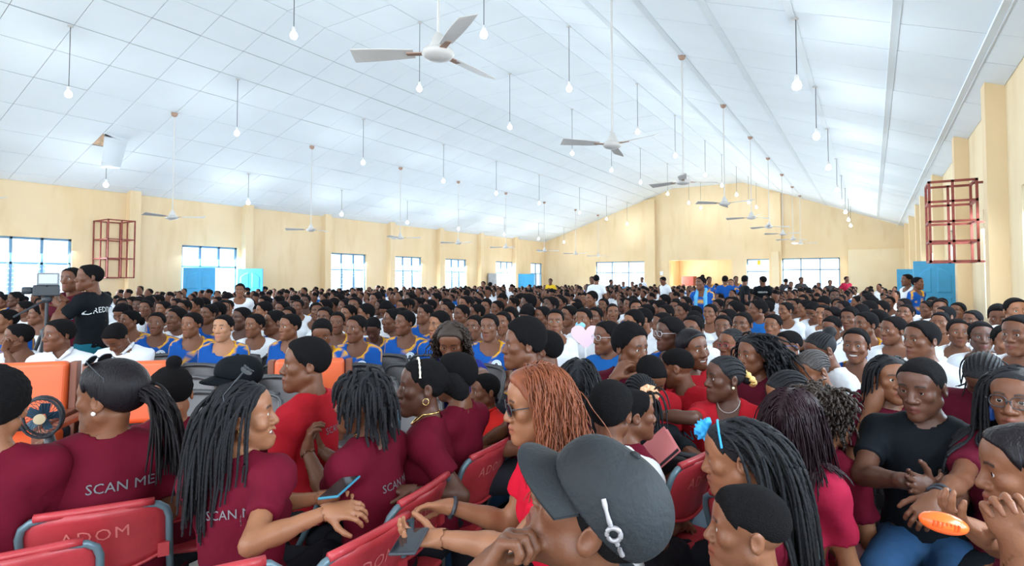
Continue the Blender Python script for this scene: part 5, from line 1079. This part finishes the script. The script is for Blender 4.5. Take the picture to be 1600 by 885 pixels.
stander(1417, 438, 11.2, -60, 'student in white standing by the big blue door, left of two', ('square', C_WHT), 0)
stander(1434, 443, 10.8, 62, 'student in blue standing by the big blue door, turned right', ('scoop', C_BLU), 0, band=True)

# ---------------------------------------------------------------- the crowd: a few figures built once, then copied
POSE = [(-62, 0), (-38, 0), (-12, 0), (22, 0), (-20, 34), (-75, 0), (-45, -6)]
TPL = []; CROWD_SHIRT = {}
HM = {'fem': np_mesh('hair', *hair_shell(.010, HL_FEM, vox=.0085, rough=.002), M_HAIR), 'high': np_mesh('hair', *hair_shell(.012, HL_SHORT, .012, vox=.0075, rough=.002), M_HAIR), 'low': np_mesh('hair', *hair_shell(.006, HL_SHORT, vox=.0075, rough=.001), M_HAIR)}
for i, (hy, hpp) in enumerate(POSE):
    f = Fig(s=.93, hyaw=hy, hpitch=hpp, fem=.5, lean=3, hs=1.06, zp=.44); f.lap(1, .03, -.21); f.lap(-1, .03, -.21)
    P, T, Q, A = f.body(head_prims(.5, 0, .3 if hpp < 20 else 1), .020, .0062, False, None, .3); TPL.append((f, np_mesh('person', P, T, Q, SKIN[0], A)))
f0 = TPL[2][0]
for k, nk, m, bd in (('B', 'scoop', C_BLU, True), ('W', 'square', C_WHT, False), ('S', 'polo', C_WHT, False), ('U', 'crew', C_BLU2, False)):
    P, T, Q, A = f0.shirt(neck=nk, band=bd, vox=.015, folds=.005, seed=3, adapt=.1); CROWD_SHIRT[k] = np_mesh('blouse' if k in 'BW' else 'shirt', P, T, Q, m, A)
TR = np_mesh('trousers', *f0.trousers(.025, .3), C_DKT)
def crowd(u, v, kind, pose, skin, hair, d=None, xyz=None, tf=-14):
    f, me = TPL[pose]; H = xyz if xyz is not None else (world_at(u, v, d) if d else world_at_z(u, v, 1.165)); sc = H[2] / f.hc[2]; a = facing(u, tf); R = rz(a); loc = H - R @ V3(f.hc[0], f.hc[1], 0) * sc
    if loc[0] > XR - .45: return
    o = link('person', me); o.location = (loc[0], loc[1], 0); o.rotation_euler.z = a; o.scale = (sc,) * 3; o.material_slots[0].link = 'OBJECT'; o.material_slots[0].material = SKIN[skin]
    h = link('hair', HM[hair], o); h.location = f.hc; h.rotation_euler = Matrix(f.H.tolist()).to_euler(); h.scale = (f.s * f.hs,) * 3
    link('blouse' if kind in 'BW' else 'shirt', CROWD_SHIRT[kind], o); link('trousers', TR, o); CROWDLIST.append((u, v, kind, o, H)); return o
CROWDLIST = []
SEEN = '''276 499 S 1|271 493 W 2|327 491 B 1|339 489 B 0|377 498 W 1|429 504 B 0|318 477 W 6|307 478 W 0|388 478 B 1|356 481 W 2|494 487 W 3|521 479 W 1|508 497 W 2|545 492 B 1|596 480 W 0|604 486 W 4|614 501 S 0|629 480 W 1|638 478 W 6|686 509 B 1|721 492 B 1|745 490 W 0|777 483 W 1|797 500 W 2|825 495 W 4|847 495 W 1|889 494 W 1|913 467 W 2|874 470 W 1|786 470 W 6|825 481 W 2|856 483 W 1|943 478 B 2|957 489 W 3|975 477 W 0|989 474 W 2|1067 488 W 1|1004 499 S 0|1010 491 W 1|990 506 S 1|1083 516 W 2|1137 501 W 1|1056 481 W 2|1172 487 W 1|1197 483 W 0|1161 508 W 2|1244 478 W 1|1258 483 W 0|1271 487 W 4|1287 492 W 2|1300 497 W 1|1242 459 S 2|1226 461 S 2|1213 460 S 3|1317 483 W 1|1328 499 W 2|1346 492 W 4|1339 472 S 1|1353 508 B 1|1377 485 W 1|1400 465 S 1|1416 490 W 2|1449 483 W 1|1369 506 W 0|1472 477 W 3|1477 495 W 1|1497 487 B 2|1531 471 W 2|1512 470 W 3|1438 465 W 2|1413 478 W 1|60 492 W 0|38 484 S 5|75 486 W 0|190 478 W 3|206 476 B 1|228 482 W 2|255 484 B 1|288 482 W 1|412 487 W 0|441 484 S 1|466 480 W 2|538 480 W 6|571 492 W 0|652 476 W 1|672 480 S 0|700 486 W 1|760 480 W 2|802 476 W 0|900 479 W 1|930 497 W 2|1030 484 W 0|1040 492 W 1|1110 490 W 2|1122 480 W 1|1150 488 W 0|1185 476 W 2|1228 486 W 1|1308 478 W 3|1362 476 W 0|1390 474 W 2|1428 474 W 1|1456 468 S 2|1550 482 W 1'''
for i, q in enumerate(SEEN.split('|')):
    u, v, k, p = q.split(); crowd(int(u), int(v), k, int(p), [0, 5, 0, 1, 3, 0, 5, 1, 0, 2][i % 10], ['fem', 'high', 'fem', 'low'][(i * 7) % 4])
# rows filling the hall up to the end wall
taken = [f.l2w(f.hc) for f in PEOPLE.values()] + [c[4] for c in CROWDLIST]; TX = np.array(taken)[:, :2]
rg = np.random.default_rng(5); fill = []
def uv_of(p):
    q = np.asarray(p) - V3(0, 0, CAM_H); fw0 = -q[0] * SY + q[1] * CY; r = q[0] * CY + q[1] * SY; fw = fw0 * CP + q[2] * SP; up = -fw0 * SP + q[2] * CP; return 800 + F_PX * r / fw, V_PP - F_PX * up / fw, fw
for y in np.arange(3.2, 32.0, .80):
    for x in np.arange(XL + .6, XR - .45, .52):
        p = V3(x + rg.normal() * .07, y + rg.normal() * .08, 1.165 + rg.normal() * .05)
        if p[1] > YE - .9: continue
        u, v, fw = uv_of(p)
        if fw < 7.2 or u < -60 or u > 1640 or v > 500: continue
        if (u < 180 and v > 478): continue
        if p[0] < XL + 2.0 and (9.0 < p[1] < 11.9 or 26.8 < p[1] < 30.2): continue
        if p[0] > XR - 1.2 and (14.0 < p[1] < 16.8 or 24.3 < p[1] < 26.6): continue
        if abs(p[0] + 5.2) < .55 and p[1] > 10: continue
        if np.min((TX[:, 0] - p[0]) ** 2 + (TX[:, 1] - p[1]) ** 2) < .40 ** 2: continue
        if rg.random() < .06: continue
        fill.append((fw, u, v, p))
fill.sort(key=lambda t: t[0]); NEAR = 92
for i, (fw, u, v, p) in enumerate(fill[:NEAR]):
    crowd(u, v, 'WWWBWSWWUW'[rg.integers(10)] if u > 500 else 'WBWBWSBWBW'[rg.integers(10)], [0, 1, 2, 1, 6, 0, 4, 3][rg.integers(8)], [0, 5, 0, 1, 3][rg.integers(5)], ['fem', 'high', 'fem', 'low'][rg.integers(4)], xyz=p)
MARKS = [(30, 'the far left louvred window'), (150, 'the cameraman'), (245, 'the iron cage on the left'), (330, 'the blue double door'), (430, 'the wall beside the double door'), (545, 'the first blue window'), (637, 'the second blue window'), (712, 'the third blue window'), (790, 'the far left door'), (850, 'the far left corner'), (970, 'the wide end window'), (1035, 'the end wall notice'), (1095, 'the woman with the stole'), (1150, 'the standing blue pair'), (1190, 'the end door'), (1267, 'the right end window'), (1330, 'the left edge of the boxed bay'), (1385, 'the boxed bay'), (1465, 'the big blue door'), (1555, 'the right hand pilaster')]
ORDN = ['nearest', 'second nearest', 'third nearest', 'fourth nearest', 'fifth nearest', 'sixth nearest', 'seventh nearest', 'eighth nearest', 'ninth nearest', 'tenth nearest'] + ['%s nearest' % w for w in 'eleventh twelfth thirteenth fourteenth fifteenth sixteenth seventeenth eighteenth nineteenth twentieth twenty-first twenty-second twenty-third twenty-fourth'.split()]
by = {}
for c in CROWDLIST: by.setdefault(min(MARKS, key=lambda m: abs(m[0] - c[0]))[1], []).append(c)
WORDS = {'B': 'blue and yellow blouse', 'W': 'white blouse', 'S': 'white collared shirt', 'U': 'plain blue top'}
for m, cs in by.items():
    cs.sort(key=lambda c: -c[1])
    for i, c in enumerate(cs): tag(c[3], 'student in %s, %s below %s' % (WORDS[c[2]], ORDN[i], m), 'person', 'students seated in the crowd')
# the remaining rows far back
lowT = []
for i, (hy, hpp) in enumerate(POSE):
    f = TPL[i][0]; hd = xf([ell((0, .012, .032), (.074, .094, .083)), ell((0, -.035, -.045), (.056, .058, .072), k=.03), cap((0, -.08, .01), (0, -.1, -.03), .012, .014, .01)], f.H, f.hc, f.s * f.hs)
    hr_ = [ell(f.hp((0, .022, .045)), V3(.078, .094, .082) * f.s * f.hs, f.H)]
    top = grow(f.torso(), .016) + [cap(a, e, .062, .055, .04) for a, e, *_ in f.arms.values()]
    lowT.append([sdf_mesh(hd + f.neck(), .040, .3), sdf_mesh(hr_, .042, .3), sdf_mesh(top, .085, .4)])
acc = {0: [], 1: [], 2: [], 3: []}
for fw, u, v, p in fill[NEAR:]:
    i = int(rg.integers(len(POSE))); f = TPL[i][0]; sc = p[2] / f.hc[2]; a = facing(u, -14); R = rz(a); loc = p - R @ V3(f.hc[0], f.hc[1], 0) * sc; loc[2] = 0; blue = rg.random() < (.15 if u > 600 else .35)
    for j, (P, T, Q) in enumerate(lowT[i]): acc[j if j < 2 else (3 if blue else 2)].append(((P * sc) @ R.T + loc, T, Q))
allp, mi, off = [], [], 0
for k in range(4):
    if acc[k]: g = join(acc[k]); allp.append(g); mi.append((len(g[1]), len(g[2]), k))
P, T, Q = join(allp); me = np_mesh('distant_seated_students', P, T, Q, [SKIN[0], M_HAIR, C_WHT, C_BLU2]); mx = []
for a_ in (0, 1):
    for t in mi: mx += [t[2]] * t[a_]
me.polygons.foreach_set('material_index', mx); o = link('distant_seated_students', me); tag(o, 'mass of distant seated students filling the back rows of the hall', 'people', None, 'stuff')
print('fill', len(fill), 'crowd', len(CROWDLIST), 'people', len(PEOPLE), 'tris', len(T) + 2 * len(Q))
# ---------------------------------------------------------------- empty chairs
def px_chair(u, d, tf, kind, label, h=.48, v=None):
    p = world_at(u, 500, d); return folding_chair(kind, p, facing(u, tf), h, label)
rows_ = ((5.25, 558, [240, 300, 358, 416, 474, 532, 590, 648], 'row nearest the students'), (4.62, 575, [222, 287, 352, 417, 545, 610, 672, 735], 'second row from the students'), (4.02, 595, [268, 338, 410, 560, 634, 708], 'third row from the students'), (3.45, 618, [285, 365, 620, 700], 'row nearest the camera'))
NTH = ['leftmost', 'second', 'third', 'fourth', 'fifth', 'sixth', 'seventh', 'rightmost']
for d, v, us, w in rows_:
    for i, u in enumerate(us): px_chair(u, d, -42, 'grey', 'empty grey folding chair, %s in the %s' % (NTH[i] + (' from left' if 0 < i < len(us) - 1 else '') if i < len(us) - 1 else 'rightmost', w))
# orange upholstered armchairs
M_OR = mat('orange_vinyl', (.78, .13, .035), .38, var=.06, vscale=5, bump=.1, bscale=12); M_WOOD = mat('red_brown_wood', (.20, .065, .035), .45, var=.35, vscale=12, stretch=(1, 1, .1))
def armchair(u, d, tf, label):
    t = empty('armchair', (0, 0, 0)); p = world_at(u, 500, d); t.location = (p[0], p[1], 0); t.rotation_euler.z = facing(u, tf)
    for sx in (-1, 1):
        x = sx * .29
        bevel(MB().add([(x - .025, .20, .0), (x + .025, .20, 0), (x + .025, .28, 0), (x - .025, .28, 0), (x - .025, .26, .98), (x + .025, .26, .98), (x + .025, .34, .98), (x - .025, .34, .98)], [(3, 2, 1, 0), (4, 5, 6, 7), (0, 1, 5, 4), (1, 2, 6, 5), (2, 3, 7, 6), (3, 0, 4, 7)]).build('back_post', M_WOOD, t), .006)
        bevel(MB().box((x - .025, -.30, 0), (x + .025, -.24, .60)).build('leg', M_WOOD, t), .006); bevel(MB().box((x - .035, -.32, .60), (x + .035, .24, .635)).build('armrest', M_WOOD, t), .008)
    MB().box((-.27, -.29, .32), (.27, -.25, .40)).build('rail', M_WOOD, t); MB().box((-.27, .21, .32), (.27, .25, .40)).build('rail', M_WOOD, t)
    bevel(MB().box((-.26, -.30, .40), (.26, .22, .50)).build('seat_cushion', M_OR, t), .03, 4)
    c = MB().box((-.26, -.055, 0), (.26, .055, .46)).build('back_cushion', M_OR, t); c.location = (0, .235, .53); c.rotation_euler.x = -.08; bevel(c, .035, 4)
    tag(t, label, 'armchair', 'orange armchairs'); return t
armchair(16, 4.0, -24, 'orange vinyl armchair with wooden posts at the far left'); armchair(183, 4.05, -20, 'orange vinyl armchair behind the woman with the straight ponytail'); armchair(476, 4.2, -10, 'orange vinyl armchair behind the young man in red in profile')
# extra red chairs seen among the foreground people
def red_at(u, v, d, tf, label, top=.79):
    p = world_at(u, v, d); k = p[2] / .80; o = folding_chair('red', p, facing(u, tf), .437, label); o.scale.z = min(max(k, .8), 1.15)
red_at(508, 815, 1.85, -138, 'red folding chair with lettered back gripped by the laughing woman'); red_at(38, 830, 1.88, 172, 'red folding chair at bottom left corner marked with faded capitals'); red_at(300, 850, 1.55, 178, 'red folding chair back at the very bottom left of centre'); red_at(1026, 700, 2.55, -120, 'reddish folding chair edge beside the pink folder')
folding_chair('black', world_at(1052, 700, 2.85), facing(1052, 170), .43, 'black folding chair back below the outstretched arm')
# ---------------------------------------------------------------- things held or standing
def thing(name, label, cat, p, rz_=0): t = empty(name, tuple(p), rz_); tag(t, label, cat); return t
def phone(p, Rm, label, case): 
    t = thing('phone', label, 'phone', p); t.rotation_euler = Matrix(Rm.tolist()).to_euler(); bevel(MB().box((-.037, -.075, -.004), (.037, .075, .004)).build('case', case, t), .006, 3); MB().box((-.033, -.07, .0042), (.033, .07, .0048)).build('screen', mat('phone_glass', (.01, .012, .018), .08), t)
    for i in range(2): MB().lathe([(.009, -.0062), (.009, -.004), (.0, -.004)], 10).build('camera_ring', M_DARK, t).location = (-.02 + .022 * i, .055, 0)
    return t
def axes(x, y): x = unit(x); y = np.asarray(y, float); y = unit(y - x * (x @ y)); return np.stack([x, y, np.cross(x, y)], 1)
def wdir(r, up, to): return r * V3(CY, SY, 0) + up * V3(0, 0, 1) + to * V3(SY, -CY, 0)
phone(world_at(531, 762, 1.86), axes(wdir(1, .2, .25), wdir(.3, .12, -1)), 'phone in teal case held over the red chair by the laughing woman', mat('teal_case', (.02, .18, .28), .4))
phone(world_at(640, 846, 1.56), axes(wdir(1, .08, .1), wdir(.1, .02, -1)), 'phone lying in the palm of the woman with auburn hair', M_DARK)
# hand fan with motor
q = world_at(66, 652, 2.33); t = thing('handheld_fan', 'round black handheld electric fan at left with cream hub', 'fan', q); t.rotation_euler = Matrix(axes(wdir(.9, .1, -.4), wdir(-.05, 1, .1)).tolist()).to_euler(); t.scale = (1.3,) * 3
ring = np.arange(25) / 24 * 2 * np.pi
for z in (-.014, .014):
    MB().tube([(math.cos(a) * .052, math.sin(a) * .062, z) for a in ring], .0045, 6, cap=False).build('guard_ring', M_DARK, t)
    for k in range(26): a = k / 26 * 2 * math.pi; MB().tube([(math.cos(a) * .014, math.sin(a) * .014, z * 1.5), (math.cos(a + .35) * .034, math.sin(a + .35) * .04, z * 1.6), (math.cos(a + .6) * .052, math.sin(a + .6) * .062, z)], .0009, 4).build('guard_wire', M_DARK, t)
MB().lathe([(.016, .022), (.016, .028), (.0, .029)], 16).build('hub_badge', mat('cream_plastic', (.70, .58, .38), .4), t)
for k in range(5): MB().box((.01, -.014, -.001), (.044, .014, .001), M=Matrix.Rotation(k * 1.257, 4, 'Z') @ Matrix.Rotation(.5, 4, 'X')).build('blade', mat('blue_blade', (.02, .09, .17), .3), t)
MB().tube([(.01, -.06, 0), (.014, -.10, 0), (.015, -.17, 0)], [.014, .017, .016], 10).build('handle', M_DARK, t, True)
# pink folder, orange case, heart fan, pink pouch
q = world_at(1020, 712, 2.58); t = thing('folder', 'pink folder lying open in the lap of the girl with peach scrunchie', 'folder', q); t.rotation_euler = Matrix(axes(wdir(.75, .75, .2), wdir(.2, -.3, 1)).tolist()).to_euler()
for z in (-.012, .012): bevel(MB().box((-.12, -.08, z - .003), (.12, .08, z + .003)).build('cover', mat('pink_card', (.80, .25, .26), .6), t), .003)
MB().box((-.115, -.075, -.008), (.115, .075, .008)).build('pages', mat('dark_pages', (.05, .05, .06), .7), t)
q = world_at(1474, 818, 1.13); t = link('orange_case', np_mesh('orange_case', *sdf_mesh([ell((0, 0, 0), (.043, .024, .02), k=.01)], .004), mat('glossy_orange', (.95, .13, .02), .25))); t.location = q; t.rotation_euler.z = YAW - .3; tag(t, 'glossy orange oval case held up at lower right', 'case')
t.rotation_euler.y = .15; rb = MB()
for k in range(7): x = -.024 + k * .007; MB().box((x - .0015, -.0235, -.004), (x + .0015, -.0200, .008)).build('rib', mat('deep_orange', (.75, .07, .01), .3), t)
q = world_at(915, 525, 5.15); hp_ = [(0, -.16)] + [(.10 * math.sin(a) ** 3 * 1.35, .10 * (1.3 * math.cos(a) - .5 * math.cos(2 * a) - .2 * math.cos(3 * a) - .1 * math.cos(4 * a)) * .8) for a in np.linspace(.25, 2 * math.pi - .25, 22)]
t = thing('paper_fan', 'pale pink heart shaped paper fan held by the masked student', 'hand fan', q, facing(915, 0)); n = len(hp_); MB().add([(x, -.003, z) for x, z in hp_[1:]] + [(x, .003, z) for x, z in hp_[1:]], [tuple(range(n - 1)), tuple(range(2 * n - 3, n - 2, -1))] + [(i, i + n - 1, (i + 1) % (n - 1) + n - 1, (i + 1) % (n - 1)) for i in range(n - 1)]).build('heart_leaf', mat('pale_pink_card', (.85, .62, .72), .7), t); MB().box((-.008, -.004, -.26), (.008, .004, -.10)).build('handle', M_WHITE, t)
# video camera on its tripod
q = world_at(74, 445, 5.15); t = thing('tripod', 'black video tripod with one leg slanting to the lower left', 'tripod', (q[0], q[1], 0)); zt = 1.46
MB().tube([(0, 0, .55), (0, 0, zt)], .014, 8).build('centre_column', M_DARK, t)
for k, a in enumerate((math.radians(205), math.radians(325), math.radians(85))):
    e = (math.cos(a) * .55, math.sin(a) * .55, .0); MB().tube([(math.cos(a) * .04, math.sin(a) * .04, 1.12), e], [.018, .011], 8).build('leg', M_DARK, t)
    MB().tube([(0, 0, .62), (e[0] * .45, e[1] * .45, .62)], .006, 5).build('spreader', M_DARK, t)
MB().lathe([(.035, 1.08), (.045, 1.10), (.045, 1.15), (.025, 1.17)], 12).build('crown', M_DARK, t, True); MB().lathe([(.03, zt - .06), (.04, zt - .04), (.04, zt - .01), (.02, zt)], 12).build('fluid_head', M_DARK, t, True)
MB().tube([(0, 0, zt - .03), (.16, -.28, zt - .17)], .009, 6).build('pan_bar', M_DARK, t)
c = thing('video_camera', 'grey video camera with fold out screen on the tripod', 'camera', (q[0], q[1], zt), facing(74, -95)); M_CAMG = mat('camera_grey', (.22, .24, .26), .45)
bevel(MB().box((-.045, -.10, .0), (.045, .09, .10)).build('camera_body', M_DARK, c), .01, 2); MB().lathe([(.03, 0), (.034, .02), (.034, .07), (.03, .075)], 14, M=Matrix.Translation((0, -.10, .05)) @ Matrix.Rotation(math.pi / 2, 4, 'X')).build('lens_barrel', M_DARK, c, True)
bevel(MB().box((.05, -.07, .10), (.062, .09, .21)).build('fold_out_screen', M_CAMG, c), .004, 2); MB().box((.0625, -.055, .115), (.0635, .075, .195)).build('screen', mat('lit_screen', (.55, .62, .66), .3), c); MB().tube([(0, -.06, .10), (0, -.05, .15), (0, .05, .15), (0, .06, .10)], .008, 6).build('top_handle', M_DARK, c)
MB().tube([(.055, 0, .10), (0, 0, .06)], .008, 6).build('screen_arm', M_DARK, c)
# microphone stand
q = world_at(622, 640, 3.2); t = thing('microphone_stand', 'thin grey blue microphone stand left of the woman with pearl headband', 'microphone stand', (q[0], q[1], 0)); M_MS = mat('stand_blue_grey', (.12, .24, .34), .4, .4)
MB().tube([(0, 0, 0), (.01, 0, .89)], .009, 8).build('pole', M_MS, t); MB().lathe([(.12, 0), (.12, .015), (.02, .03)], 18).build('base', M_DARK, t); mh = MB().tube([(.01, 0, .88), (.016, 0, .93), (.02, 0, .95), (.024, 0, .985), (.024, 0, 1.0)], [.012, .014, .024, .024, .012], 12).build('microphone', M_DARK, t, True)
